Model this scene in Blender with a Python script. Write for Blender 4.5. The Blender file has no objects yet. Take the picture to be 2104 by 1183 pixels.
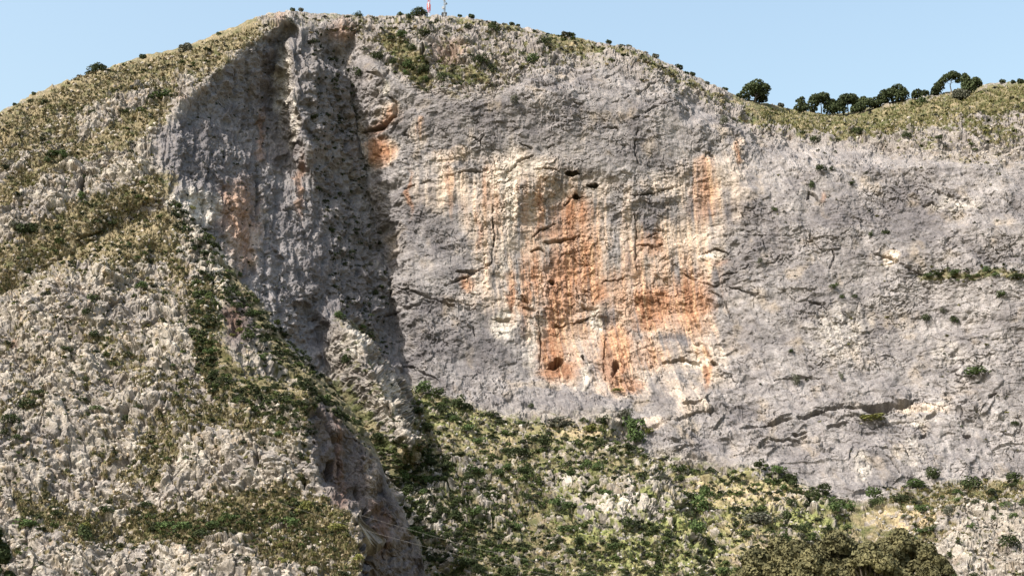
import bpy, math, random
import numpy as np
from mathutils import Vector, Matrix, Euler, geometry
random.seed(7); rng = np.random.default_rng(7)
R = math.radians
sc = bpy.context.scene
col = sc.collection
# ------------------------------------------------------------------ camera, sky, sun, exposure
PITCH = R(15.0); HF = R(36.0); W, H = 2104.0, 1183.0
F = (W/2)/math.tan(HF/2)
CAMZ = 1.7
cd = bpy.data.cameras.new('camera'); cam = bpy.data.objects.new('camera', cd); col.objects.link(cam)
cam.location = (0, 0, CAMZ); cam.rotation_euler = (math.pi/2+PITCH, 0, 0)
cd.angle = HF; cd.sensor_width = 36; cd.clip_start = 0.5; cd.clip_end = 20000
sc.camera = cam
SUN_AZ = 238.0; SUN_EL = 47.0          # azimuth clockwise from +Y
world = bpy.data.worlds.new('World'); sc.world = world; world.use_nodes = True
wn = world.node_tree; bg = wn.nodes['Background']
sky = wn.nodes.new('ShaderNodeTexSky'); sky.sky_type = 'NISHITA'; sky.sun_disc = False
sky.sun_elevation = R(SUN_EL); sky.sun_rotation = R(SUN_AZ)
sky.altitude = 300; sky.air_density = 1.9; sky.dust_density = 4.6; sky.ozone_density = 1.0
wn.links.new(sky.outputs[0], bg.inputs[0]); bg.inputs[1].default_value = 0.15
sl = bpy.data.lights.new('sun', 'SUN'); sl.energy = 4.7; sl.angle = R(0.5); sl.color = (1.0, 0.945, 0.87)
so = bpy.data.objects.new('sun', sl); col.objects.link(so)
sv = Vector((math.sin(R(SUN_AZ))*math.cos(R(SUN_EL)), math.cos(R(SUN_AZ))*math.cos(R(SUN_EL)), math.sin(R(SUN_EL))))
so.rotation_euler = sv.to_track_quat('Z', 'Y').to_euler()
so.location = (-200, -200, 500)
sc.view_settings.view_transform = 'Standard'; sc.view_settings.look = 'None'
sc.view_settings.exposure = 0.74; sc.view_settings.gamma = 1

# ------------------------------------------------------------------ helpers
def tag(o, label=None, cat=None, group=None, kind=None):
    if label: o['label'] = label
    if cat: o['category'] = cat
    if group: o['group'] = group
    if kind: o['kind'] = kind
    return o
SP, CP = math.sin(PITCH), math.cos(PITCH)
def ray(px, py, Y):
    """point at forward distance Y seen at photo position px, py"""
    a = (px-W/2)/F; b = (H/2-py)/F
    yw = CP - b*SP; zw = SP + b*CP
    s = Y/yw
    return a*s, Y, zw*s + CAMZ
def lerp(a, b, t): return a+(b-a)*t
def sstep(e0, e1, x):
    t = np.clip((x-e0)/(e1-e0), 0, 1); return t*t*(3-2*t)
def sat(x): return np.clip(x, 0, 1)
_G = {}
def _tab(seed):
    if seed not in _G:
        r = np.random.default_rng(seed); p = r.permutation(256)
        ang = r.random(256)*2*math.pi
        _G[seed] = (np.concatenate([p, p]).astype(np.int32), np.cos(ang).astype(np.float32), np.sin(ang).astype(np.float32), r.random(256).astype(np.float32), r.random(256).astype(np.float32), r.random(256).astype(np.float32))
    return _G[seed]
def perlin(x, y, seed):
    p, gx, gy = _tab(seed)[:3]
    xi = np.floor(x).astype(np.int32); yi = np.floor(y).astype(np.int32)
    xf = (x-xi).astype(np.float32); yf = (y-yi).astype(np.float32)
    xi &= 255; yi &= 255
    u = xf*xf*xf*(xf*(xf*6-15)+10); v = yf*yf*yf*(yf*(yf*6-15)+10)
    def g(i, j, dx, dy):
        h = p[p[(xi+i) & 255]+((yi+j) & 255)]
        return gx[h]*dx+gy[h]*dy
    return lerp(lerp(g(0,0,xf,yf), g(1,0,xf-1,yf), u), lerp(g(0,1,xf,yf-1), g(1,1,xf-1,yf-1), u), v)*1.5
def fbm(x, y, o, seed, gain=0.5):
    s = 0; a = 1.0; t = 0
    for i in range(o):
        s = s + a*perlin(x+13.7*i, y-7.3*i, seed+i); t += a; a *= gain; x = x*2.03; y = y*2.03
    return s/t*1.25
def ridged(x, y, o, seed):
    s = 0; a = 1.0; t = 0
    for i in range(o):
        s = s + a*(1-np.abs(perlin(x+5.7*i, y+3.1*i, seed+i))*2); t += a; a *= 0.5; x = x*2.1; y = y*2.1
    return s/t
def worley(x, y, seed):
    p, _, _, rx, ry, rv = _tab(seed)
    xi = np.floor(x).astype(np.int32); yi = np.floor(y).astype(np.int32)
    f1 = np.full(x.shape, 9., np.float32); f2 = f1.copy(); hv = np.zeros(x.shape, np.float32)
    for i in (-1, 0, 1):
        for j in (-1, 0, 1):
            h = p[p[(xi+i) & 255]+((yi+j) & 255)]
            d = (xi+i+rx[h]-x)**2+(yi+j+ry[h]-y)**2
            c = d < f1
            f2 = np.where(c, f1, np.minimum(f2, d)); hv = np.where(c, rv[h], hv); f1 = np.where(c, d, f1)
    return np.sqrt(f1), np.sqrt(f2), hv

def facet(x, y, seed):
    # tilted planar facets, one per cell, about -1..1
    p, _, _, rx, ry, rv = _tab(seed); gx, gy = _tab(seed)[1:3]
    xi = np.floor(x).astype(np.int32); yi = np.floor(y).astype(np.int32)
    f1 = np.full(x.shape, 9., np.float32); out = np.zeros(x.shape, np.float32)
    for i in (-1, 0, 1):
        for j in (-1, 0, 1):
            h = p[p[(xi+i) & 255]+((yi+j) & 255)]
            dx = xi+i+rx[h]-x; dy = yi+j+ry[h]-y; d = dx*dx+dy*dy; c = d < f1
            out = np.where(c, (gx[h]*dx+gy[h]*dy)*1.5+(rv[h]-.5)*.5, out); f1 = np.where(c, d, f1)
    return out
# ---- masks drawn in a chart of the mountain side (chart units = the photo's survey grid)
X0, X1, Y0, Y1, ST = -150, 2260, -30, 1410, 1.5
RX = np.arange(X0, X1+1, ST, dtype=np.float32); RY = np.arange(Y0, Y1+1, ST, dtype=np.float32)
NXr, NYr = len(RX), len(RY)
def new(): return np.zeros((NYr, NXr), np.float32)
def box(x0, x1, y0, y1):
    i0 = max(0, int((x0-X0)/ST)); i1 = min(NXr, int((x1-X0)/ST)+2); j0 = max(0, int((y0-Y0)/ST)); j1 = min(NYr, int((y1-Y0)/ST)+2)
    return slice(j0, max(j1, j0)), slice(i0, max(i1, i0))
def ell(m, cx, cy, rx, ry, v=1.0, rot=0, soft=0.5):
    r = max(rx, ry)*1.05*(1+soft)
    J, I = box(cx-r, cx+r, cy-r, cy+r)
    x = RX[I][None, :]-cx; y = RY[J][:, None]-cy
    c, s = math.cos(R(rot)), math.sin(R(rot))
    xr = (x*c+y*s)/rx; yr = (-x*s+y*c)/ry
    d = np.sqrt(xr*xr+yr*yr)
    m[J, I] = np.maximum(m[J, I], v*(1-sstep(1-soft, 1+soft, d)))
def stroke(m, pts, w, v=1.0, soft=0.5, taper=False):
    L = len(pts)-1
    for k in range(L):
        (ax, ay), (bx, by) = pts[k], pts[k+1]
        q = w*(1+soft)+2
        J, I = box(min(ax, bx)-q, max(ax, bx)+q, min(ay, by)-q, max(ay, by)+q)
        x = RX[I][None, :]; y = RY[J][:, None]
        dx, dy = bx-ax, by-ay; l2 = dx*dx+dy*dy+1e-6
        t = np.clip(((x-ax)*dx+(y-ay)*dy)/l2, 0, 1)
        d = np.sqrt((x-ax-t*dx)**2+(y-ay-t*dy)**2)
        ww = w
        if taper:
            s = (k+t)/L; ww = w*(0.35+0.65*np.sin(np.clip(s, 0.02, 0.98)*math.pi))
        m[J, I] = np.maximum(m[J, I], v*(1-sstep(1-soft, 1+soft, d/ww)))
def poly(m, pts, v=1.0, feather=10):
    xs = [p[0] for p in pts]; ys = [p[1] for p in pts]
    J, I = box(min(xs)-3*feather, max(xs)+3*feather, min(ys)-3*feather, max(ys)+3*feather)
    x = RX[I][None, :]; y = RY[J][:, None]
    ins = np.zeros((y.shape[0], x.shape[1]), bool)
    for k in range(len(pts)):
        (ax, ay), (bx, by) = pts[k], pts[(k+1) % len(pts)]
        if ay == by: continue
        c = ((ay > y) != (by > y)) & (x < (bx-ax)*(y-ay)/(by-ay)+ax)
        ins ^= c
    t = blur(ins.astype(np.float32), feather/ST)
    m[J, I] = np.maximum(m[J, I], v*t)
def blur(a, s):
    if s < 0.4: return a
    k = int(max(1, round(s)))
    for _ in range(3):
        for ax in (0, 1):
            pad = [(0, 0), (0, 0)]; pad[ax] = (k+1, k)
            c = np.cumsum(np.pad(a, pad, mode='edge'), axis=ax, dtype=np.float64)
            if ax == 0: a = ((c[2*k+1:]-c[:-2*k-1])/(2*k+1)).astype(np.float32)
            else: a = ((c[:, 2*k+1:]-c[:, :-2*k-1])/(2*k+1)).astype(np.float32)
    return a
def samp(m, px, py):
    x = np.clip((px-X0)/ST, 0, NXr-1.001); y = np.clip((py-Y0)/ST, 0, NYr-1.001)
    xi = x.astype(np.int32); yi = y.astype(np.int32); fx = x-xi; fy = y-yi
    return (m[yi, xi]*(1-fx)+m[yi, xi+1]*fx)*(1-fy)+(m[yi+1, xi]*(1-fx)+m[yi+1, xi+1]*fx)*fy

# ------------------------------------------------------------------ relief of the mountain: survey points (px, py, distance)
def tin(pts, lines, sigma):
    P = []; E = []
    def add(p):
        for i, q in enumerate(P):
            if abs(q[0]-p[0]) < 0.5 and abs(q[1]-p[1]) < 0.5: return i
        P.append(p); return len(P)-1
    for p in pts: add(p)
    for l in lines:
        idx = [add(p) for p in l]
        E += [(idx[i], idx[i+1]) for i in range(len(idx)-1)]
    v2 = [Vector((p[0], p[1])) for p in P]
    vo, eo, fo, ov, oe, of = geometry.delaunay_2d_cdt(v2, E, [], 0, 0.1)
    inv = []
    for i, v in enumerate(vo):
        if ov[i]: inv.append(1.0/P[ov[i][0]][2])
        else: inv.append(1.0/min(P, key=lambda q: (q[0]-v.x)**2+(q[1]-v.y)**2)[2])
    out = np.full((NYr, NXr), np.nan, np.float32)
    for f in fo:
        a, b, c = f; A, B, C = vo[a], vo[b], vo[c]
        J, I = box(min(A.x, B.x, C.x)-2, max(A.x, B.x, C.x)+2, min(A.y, B.y, C.y)-2, max(A.y, B.y, C.y)+2)
        x = RX[I][None, :]; y = RY[J][:, None]
        den = (B.y-C.y)*(A.x-C.x)+(C.x-B.x)*(A.y-C.y)
        if abs(den) < 1e-6: continue
        l1 = ((B.y-C.y)*(x-C.x)+(C.x-B.x)*(y-C.y))/den; l2 = ((C.y-A.y)*(x-C.x)+(A.x-C.x)*(y-C.y))/den; l3 = 1-l1-l2
        ins = (l1 > -1e-4) & (l2 > -1e-4) & (l3 > -1e-4)
        val = l1*inv[a]+l2*inv[b]+l3*inv[c]
        o = out[J, I]; o[ins] = val[ins]; out[J, I] = o
    out = np.where(np.isnan(out), np.nanmean(out), out)
    return 1.0/blur(out, sigma/ST)

SKY = [(-160,305,640),(0,230,640),(100,180,655),(200,148,670),(300,112,690),(380,93,700),(450,66,712),(530,36,722),(600,26,728),(700,29,735),(800,36,742),(900,34,748),(1000,42,750),(1100,63,748),(1200,83,742),(1300,101,738),(1400,141,738),(1470,175,742),(1540,207,750),(1600,221,770),(1660,232,790),(1720,236,795),(1780,224,790),(1850,208,780),(1950,190,765),(2030,173,752),(2104,166,742),(2262,140,735)]
PT = [(-160,-30,700),(500,-40,760),(1000,-40,800),(1500,-40,840),(2262,-40,840),(-160,1415,530),(2262,1415,470),
 (-160,420,606),(0,400,598),(-160,560,572),(0,560,566),(0,700,556),(0,1000,545),(0,1415,530),(300,1415,530),(600,1415,530),
 (150,300,622),(150,500,578),(200,430,590),(300,200,655),(300,600,600),(300,900,570),(500,1000,560),(700,1100,560),
 # upper mountain, between the top and the wall
 (700,60,728),(800,60,732),(860,110,722),(920,110,722),(1000,100,724),(1100,110,722),(1250,130,718),(1350,160,716),(700,140,724),(780,160,715),(860,185,712),(960,190,705),(1060,180,703),(1150,190,702),(1300,230,702),(1420,260,704),(1500,270,712),(1580,290,720),
 # saddle and right shoulder
 (1620,260,738),(1700,270,735),(1780,270,730),(1900,270,712),(2000,250,706),(2100,250,700),(2262,250,694),
 (1620,340,700),(1750,350,690),(1900,340,680),(2104,340,668),(2262,340,660),
 # the big wall
 (640,640,646),(600,610,632),(690,600,668),(620,700,632),(660,740,634),(700,480,694),(560,450,660),(640,380,690),(820,300,716),(830,450,708),(850,600,697),(870,700,688),(950,300,706),(1000,450,700),(1000,600,694),(1020,760,682),(1150,330,701),(1160,430,706),(1160,560,702),(1180,700,694),(1160,790,680),(1300,350,698),(1300,500,700),(1300,650,696),(1290,790,676),(1450,330,700),(1440,480,697),(1440,640,690),(1460,780,670),(1550,400,692),(1560,600,676),(1560,780,660),
 (1720,480,676),(1730,640,664),(1730,780,652),(1830,430,678),(1900,500,664),(1880,650,660),(1880,780,648),(2050,480,652),(2050,545,650),(2050,575,643),(2050,680,640),(2050,800,632),(2262,480,640),(2262,700,625),(2262,850,615),
 (1380,880,650),(1500,890,650),(1700,900,636),(1900,900,628),(2080,900,622),
 # lower slopes
 (-100,1300,535),(1000,900,640),(1000,1000,605),(1080,960,612),(1150,900,640),(1150,1000,598),(1200,960,606),(1250,1000,588),(1000,1100,570),(1150,1100,556),(950,1183,552),(1100,1183,540),(1250,1100,548),(1270,1183,532),
 (1450,1000,612),(1500,1050,590),(1560,1100,572),(1480,1183,545),(1620,1000,610),(1640,1100,575),(1620,1183,545),
 (1900,1060,590),(2000,1060,585),(2104,1060,580),(1960,1120,560),(1990,1183,535),(2104,1183,535),(2262,1183,530),
 (1000,1415,480),(1400,1415,470),(1800,1415,470)]
LINES = [SKY,
 # edge of the shaded recess
 [(600,40,714),(520,85,695),(445,145,672),(375,225,648),(312,285,624),(302,320,612),(345,395,597),(410,470,600),(470,560,600),(560,680,596),(650,800,590),(700,900,585)],
 # back corner left of the pale rib, and the rib itself
 [(590,60,726),(570,110,724),(566,200,720),(584,290,708),(600,340,700)],
 [(622,60,718),(600,110,698),(608,200,686),(624,290,681),(634,350,686)],
 # shaded wall's far corner against the sunlit wall
 [(735,70,736),(705,130,736),(728,230,734),(750,350,730),(765,430,727),(792,540,719),(806,640,709),(818,720,697),(832,780,686)],
 # foot of the wall
 [(830,780,684),(900,800,672),(1030,852,662),(1150,862,656),(1255,852,656),(1300,850,664),(1325,915,648),(1450,945,640),(1550,955,634),(1650,990,622),(1760,1042,608),(1850,1002,614),(1950,988,614),(2104,986,610),(2262,986,604)],
 # buttress in the gully
 [(690,655,640),(722,690,620),(768,750,608),(808,830,596),(850,905,586)],
 [(662,680,650),(682,800,622),(715,900,604),(800,1000,586),(860,1100,570),(900,1200,550)],
 [(765,690,680),(815,770,672),(850,870,648),(880,930,632)],
 # ribs and gullies on the lower slope
 [(880,860,650),(1000,950,618),(1080,1080,582),(1140,1183,540),(1200,1300,505)],
 [(1235,880,645),(1340,950,618),(1385,1040,580),(1420,1130,552),(1440,1200,532)],
 [(1330,930,646),(1400,1000,628),(1440,1090,590),(1470,1183,556),(1500,1300,520)],
 [(1550,957,632),(1680,1050,606),(1760,1110,580),(1800,1183,556),(1850,1300,515)],
 [(1760,1045,606),(1840,1110,572),(1880,1183,548)],
]
SPT = [(-160,-30,760),(1100,-30,760),(-160,500,600),(0,500,590),(150,420,590),(300,380,596),(1100,1415,420),(-160,1415,398),
 (-160,640,556),(0,620,546),(120,560,545),(220,510,556),(-160,780,520),(0,750,512),(200,700,519),(300,560,556),(-160,900,482),(0,900,474),(100,830,492),(200,900,474),(-160,1050,452),(0,1050,446),(-160,1183,430),(0,1183,424),(0,1415,392),(200,1050,445),(200,1183,424),(200,1415,388),(310,700,514),(330,820,486),(400,900,468),(400,1050,442),(400,1183,420),(400,1415,384),(520,850,474),(530,960,450),(550,1060,436),(560,1183,416),(600,1415,380),(250,1000,452),(480,1050,440),(300,1090,440),(640,1120,424)]
CREST = [(340,398,597),(385,443,590),(440,508,576),(475,563,566),(530,622,558),(575,690,549),(625,747,540),(680,792,532),(740,862,522),(775,930,518),(795,990,517),(830,1050,516),(855,1120,513),(872,1183,510),(960,1415,490)]
BREAK = [(335,420,592),(345,480,572),(400,560,552),(432,640,530),(440,700,512),(500,735,500),(560,790,488),(625,815,474),(642,900,456),(652,980,446),(735,1055,434),(745,1183,414),(760,1415,378)]
SL = [CREST, BREAK, [(634,826,486),(656,900,478),(668,985,472),(757,1062,474),(760,1183,466),(775,1415,450)], [(430,780,494),(520,800,484),(560,790,488)],[(735,900,497),(752,960,488),(768,1030,486)],[(700,870,494),(715,950,488),(735,1020,482)]]
Y1m = tin(PT, LINES, 5.0)
Y2m = tin(SPT, SL, 4.0)
skx = np.array([p[0] for p in SKY], float); skyy = np.array([p[1] for p in SKY], float)
seam = np.interp(RX, [-160,0,120,230,340,420], [640,598,520,470,396,-200])[None, :]
wv = sstep(-6, 70, RY[:, None]-seam)
Y2m = (Y1m+5)*(1-wv)+Y2m*wv
cxs = np.array([-160,0,120,230]+[p[0] for p in CREST], float); cys = np.array([600,560,485,440]+[p[1] for p in CREST], float)

# ------------------------------------------------------------------ charts of stains, cracks, vegetation
WALLPOLY = [(312,285),(375,225),(445,150),(520,85),(600,45),(700,50),(760,110),(860,190),(1000,200),(1120,130),(1260,130),(1380,180),(1480,230),(1560,290),(1700,300),(1850,320),(2000,330),(2262,330),(2262,990),(2104,985),(1850,1000),(1760,1042),(1550,955),(1325,925),(1280,850),(1030,852),(830,780),(700,800),(560,690),(345,395)]
cliff = new(); poly(cliff, WALLPOLY, 1, 9)
butt = new(); poly(butt, [(690,648),(752,672),(800,755),(848,880),(800,905),(700,835),(668,725)], 1, 6); cliff *= 1-.85*butt
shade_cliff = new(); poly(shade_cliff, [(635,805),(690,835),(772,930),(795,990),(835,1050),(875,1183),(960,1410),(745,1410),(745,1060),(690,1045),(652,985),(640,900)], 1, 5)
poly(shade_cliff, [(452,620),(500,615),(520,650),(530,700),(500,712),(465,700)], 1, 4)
jag = new()
for p, w in [([(600,40),(520,85),(445,145),(372,225),(312,290),(305,330),(345,395),(385,440)],34),([(590,90),(600,200),(615,330),(640,430)],30),([(640,90),(660,200),(700,330),(745,440),(785,560),(808,700)],34),([(690,650),(770,750),(850,905)],44)]: stroke(jag, p, w, 1, .7)
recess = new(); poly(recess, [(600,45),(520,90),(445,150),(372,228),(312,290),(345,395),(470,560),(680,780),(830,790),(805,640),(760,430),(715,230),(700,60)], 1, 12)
cream = new()
poly(cream, [(830,400),(880,340),(1000,330),(1100,310),(1200,370),(1300,380),(1420,330),(1500,320),(1545,370),(1510,440),(1470,480),(1500,560),(1490,690),(1485,800),(1400,830),(1200,800),(1120,790),(1090,690),(1000,670),(940,600),(985,520),(960,460),(860,430)], 1, 24)
for c in [(785,310,34,38),(800,235,22,26),(860,270,20,28),(1515,310,12,26),(1830,525,18,16),(1330,870,40,12),(1420,835,40,16),(1900,840,60,10),(500,470,46,90),(940,320,60,14)]: ell(cream, *c, .9)
orange = new()
for c in [(1150,590,45,95,1.),(1195,550,42,70,1.),(1225,600,35,40,.9),(1180,440,48,40,.9),(1165,480,60,30,.85),(1135,700,30,80,1.),(1340,630,55,50,1.),(1415,620,55,65,.95),(1335,500,30,34,.8),(1445,400,30,62,.75),(1080,590,14,95,.8),(1100,560,10,60,.8),(1050,610,9,60,.9),(1000,390,20,60,.55),(925,390,7,60,.6),(842,395,6,50,.7),(985,460,8,60,.5),(1110,430,10,60,.7),(785,312,24,28,.95),(800,238,14,18,.6),(1265,725,38,75,.95),(1285,790,40,20,.8),(1330,730,45,36,.6),(1452,755,10,45,.95),(1210,700,20,50,.4),(960,580,14,20,.8),(865,262,10,22,.5),(1150,760,40,20,.9),(1470,540,30,12,.6),(1515,312,6,20,.6),(1180,650,50,50,.6),(1300,560,30,60,.55),(1270,600,40,60,.6),(1690,408,7,12,.7),(1420,680,40,12,.5),(1445,350,25,30,.6),(1180,570,95,160,.42),(1370,600,110,110,.42),(1150,740,60,50,.4),(1010,430,60,60,.25),(1070,430,16,70,.4),(1250,600,40,60,.35)]:
    ell(orange, *c, soft=.66)
redb = new()
for c in [(495,440,32,65,.9),(470,430,26,45,.8),(540,280,8,45,.7),(615,385,8,60,.7),(505,500,18,60,.7),(705,68,32,18,.6),(925,105,30,18,.55),(690,940,10,90,.5),(700,1000,10,70,.5),(775,1090,18,55,.7),(480,660,22,24,.55),(575,40,12,10,.5),(25,695,12,5,.8),(370,208,8,8,.5)]:
    ell(redb, *c, soft=.6)
for c in [(790,255,34,14,.8),(1165,480,60,20,.35),(1255,752,14,34,.7)]: ell(redb, *c, rot=-35 if c[0] == 790 else 0, soft=.5)
white = new()
for c in [(1225,660,10,28,.9),(1035,668,24,24,.8),(1465,527,22,12,.6),(1050,400,14,80,.6),(1020,370,20,30,.5),(1090,340,30,16,.6),(1830,528,13,10,.9),(580,170,16,75,.75),(600,240,12,60,.6),(1450,740,10,12,.7),(1205,775,8,25,.8),(1115,660,10,40,.6),(1430,745,24,6,.8),(1870,930,40,30,.3),(1770,960,18,30,.5),(443,640,12,50,1.),(440,560,24,40,.7),(765,975,11,50,.8),(1040,520,10,60,.4),(795,180,8,14,.6),(1940,720,30,30,.3),(1730,680,70,60,.3),(1960,420,50,18,.45),(1275,1040,60,22,.6),(1170,990,30,20,.7),(850,1060,30,50,.6),(1990,1130,60,40,.15),(1050,950,20,22,.7),(1880,865,60,8,.4),(1090,720,14,60,.4),(410,430,40,34,.8),(455,560,16,40,.8),(470,600,14,30,.7),(380,410,30,20,.7),(610,830,16,40,.6),(730,700,20,40,.7),(800,820,20,50,.6)]:
    ell(white, *c, soft=.6)
darkb = new()
for c in [(1345,450,48,34,.9),(1870,440,70,60,.9),(1900,480,50,30,.7),(1530,430,44,44,.75),(880,470,60,40,.6),(850,420,40,30,.6),(900,700,90,40,.7),(960,720,60,34,.7),(1240,660,34,20,.5),(1370,690,60,18,.5),(1240,235,70,34,.5),(1110,260,60,26,.5),(1010,230,60,24,.5),(1320,300,60,30,.45),(920,260,40,40,.5),(1450,560,40,12,.6),(1230,570,30,14,.4),(1720,430,50,40,.5),(1640,640,60,30,.3),(1410,800,50,22,.5),(1500,840,50,16,.5),(1180,830,90,20,.5),(960,500,26,20,.6),(1010,610,20,40,.4),(1500,240,40,24,.3),(1290,280,40,30,.4),(1380,420,40,20,.5),(920,560,40,14,.5),(1570,500,50,40,.35),(2000,560,50,30,.2),(720,600,60,80,.3),(660,560,40,120,.3),(760,760,30,20,.3),(400,320,60,50,.35),(790,480,40,60,.4),(880,620,60,30,.4),(1600,700,50,30,.35),(1820,700,40,40,.3)]:
    ell(darkb, *c, soft=.75)
greys = new()
for c in [(1020,560,26,90,.6),(1130,400,12,60,.6),(1260,420,40,30,.6),(1300,440,40,40,.8),(1210,750,14,60,.6),(1380,420,60,30,.6),(1240,650,30,26,.7),(1370,700,50,14,.7),(940,440,30,30,.5),(1290,560,14,60,.4),(1060,520,9,60,.6),(1320,400,60,14,.5),(1475,600,16,90,.5),(1400,770,40,14,.6),(1270,500,20,40,.5)]:
    ell(greys, *c, soft=.7)
# cracks and small overhangs: (points, half width, depth)
crack = new()
CR = [([(1300,405),(1340,395),(1380,385),(1400,378)],2.2,.8),([(915,590),(950,572),(985,552),(1010,540)],2,.8),([(940,560),(962,556),(980,554)],4,1.),([(815,590),(860,600),(900,618),(940,632),(980,638)],2.2,.8),([(900,612),(940,622),(980,628)],2,.6),([(1010,655),(1040,660),(1072,667)],3.2,1.),([(1060,618),(1085,622),(1070,612)],2.5,.9),([(1075,635),(1100,638)],2.6,.9),([(1190,625),(1215,633),(1232,636)],2.6,.9),([(1140,668),(1180,662),(1215,650),(1235,645)],2.,.7),([(1110,500),(1150,498),(1190,485)],3.,.8),([(1095,490),(1112,470),(1140,460)],2,.7),([(1090,515),(1105,510),(1125,520)],2.6,.7),([(1160,420),(1175,408),(1200,405)],2.4,.7),([(1100,350),(1115,345),(1150,352)],2,.8),([(1040,355),(1075,330),(1100,318)],2.2,.8),([(900,365),(960,350),(1000,345)],2.,.6),([(830,390),(860,380),(885,372)],2.2,.7),([(1240,580),(1270,578),(1300,572)],1.6,.6),([(1310,505),(1340,510),(1360,505)],2.4,.8),([(1330,490),(1350,478)],2,.7),([(1400,560),(1430,575),(1470,590),(1500,575)],2.,.6),([(1445,520),(1470,510),(1495,520)],2.6,.8),([(1360,745),(1400,738),(1440,745)],2.8,.9),([(1425,705),(1455,708)],2.8,.9),([(1405,720),(1435,722)],2.8,.9),([(1455,740),(1475,745)],3,1.),([(1390,860),(1420,850),(1470,842),(1520,835)],2.6,.8),([(1405,832),(1425,828),(1440,825)],5,1.),([(1330,880),(1380,865),(1420,855)],2,.5),
 ([(1560,875),(1600,865),(1650,855),(1700,842),(1740,830)],3.4,1.),([(1660,852),(1700,840),(1720,835)],5,1.),([(1730,838),(1790,835),(1850,832),(1890,820)],5.5,1.),([(1775,845),(1830,840)],6,1.),([(1700,880),(1740,870)],3.4,1.),([(1900,862),(1925,852)],3,.9),([(1880,900),(1900,893)],4,1.),([(1980,897),(1995,895)],3,.9),([(2010,825),(2045,810)],4,.9),([(1580,900),(1640,905),(1660,895)],3,.8),([(1640,892),(1655,885)],4,.9),([(1520,880),(1560,875)],3,.8),([(1790,880),(1830,870),(1880,860)],2,.6),([(1500,930),(1600,915),(1700,905)],1.8,.4),
 ([(1820,940),(1850,970)],2,.6),([(1790,520),(1830,530),(1870,555),(1900,563)],2.4,.8),([(1690,420),(1660,400),(1658,425)],2.6,.8),([(1895,422),(1915,415),(1930,425)],2.2,.7),([(1610,520),(1590,535),(1570,545)],1.8,.5),([(1705,555),(1712,530),(1710,510)],2,.6),([(1500,590),(1540,603),(1560,602)],2.4,.7),([(1660,620),(1690,625)],2,.6),([(1480,570),(1510,560),(1540,545)],2,.6),
 ([(750,275),(780,262),(805,250),(815,235)],5,.9),([(800,200),(812,215),(818,250),(805,275)],4,.8),([(840,262),(830,275),(850,285)],2.5,.6),([(1160,135),(1190,145),(1215,140)],3,.8),([(1135,125),(1150,110)],3,.6),([(1180,205),(1190,215),(1200,205)],2,.6),([(1260,210),(1300,195),(1350,170),(1370,165)],2,.6),([(1300,245),(1340,225),(1380,215)],2,.6),([(1235,165),(1262,150)],2,.5),([(1000,150),(1060,145),(1090,142)],2,.6),([(900,130),(950,125),(990,110)],2.2,.7),([(1070,300),(1110,310),(1140,300)],1.8,.5),([(960,280),(990,290),(1000,275)],1.8,.5),([(1240,260),(1270,262)],1.8,.6),([(680,60),(720,62),(740,55)],3,.8),([(760,150),(790,160),(800,140)],3,.7),
 ([(520,250),(545,248),(548,300)],3,.6),([(530,330),(535,400),(530,460)],3,.7),([(1310,260),(1305,320),(1315,350)],1.6,.5),([(1305,440),(1308,500),(1306,560)],1.5,.5),([(1012,420),(1016,480),(1012,540)],2,.6),([(1105,640),(1112,700),(1108,760)],1.6,.5),([(1245,690),(1240,740),(1244,780)],1.6,.5),([(840,620),(830,640),(880,610)],1.6,.5),([(970,670),(975,690)],1.6,.5),
 ([(780,650),(830,640),(870,620)],1.6,.5),([(940,710),(950,712)],3,.7),([(810,735),(850,755),(900,775)],2.4,.7),([(1460,600),(1490,620),(1500,650)],1.8,.5),([(1590,780),(1640,772),(1690,775)],2,.6),([(1900,380),(1940,400),(1990,410)],2.4,.6),([(1850,250),(1900,262),(1950,255)],2.2,.5)]
for p, w, v in [([(305,795),(275,825),(250,870),(238,895)],7,.9),([(175,345),(170,385),(166,415)],5,.9),([(0,905),(40,880),(100,835)],4,.6),([(210,900),(150,905),(90,930)],3,.6),([(540,930),(532,960),(530,985)],6,.9),([(455,1010),(490,1005)],5,.8),([(300,640),(270,650),(235,655)],3,.6),([(130,655),(90,665),(60,668)],3,.7),([(230,470),(170,490),(110,508)],3,.6),([(360,1000),(380,1030),(400,1060)],4,.6),([(650,840),(690,930),(700,1000)],4,.7),([(700,960),(735,1010),(745,1060)],4,.7),([(415,520),(440,570),(432,610)],5,.8),([(345,820),(330,850),(350,880)],4,.6),([(1400,1040),(1385,1080),(1400,1130)],5,.7),([(1130,960),(1160,1020),(1180,1080)],4,.6),([(930,960),(960,1030),(975,1090)],4,.7),([(1030,960),(1060,1010),(1080,1080)],4,.6)]: CR.append((p, w, v))
for p, w, v in CR: stroke(crack, p, w*.78+.2, v, .35, True)
cave = new()
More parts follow.
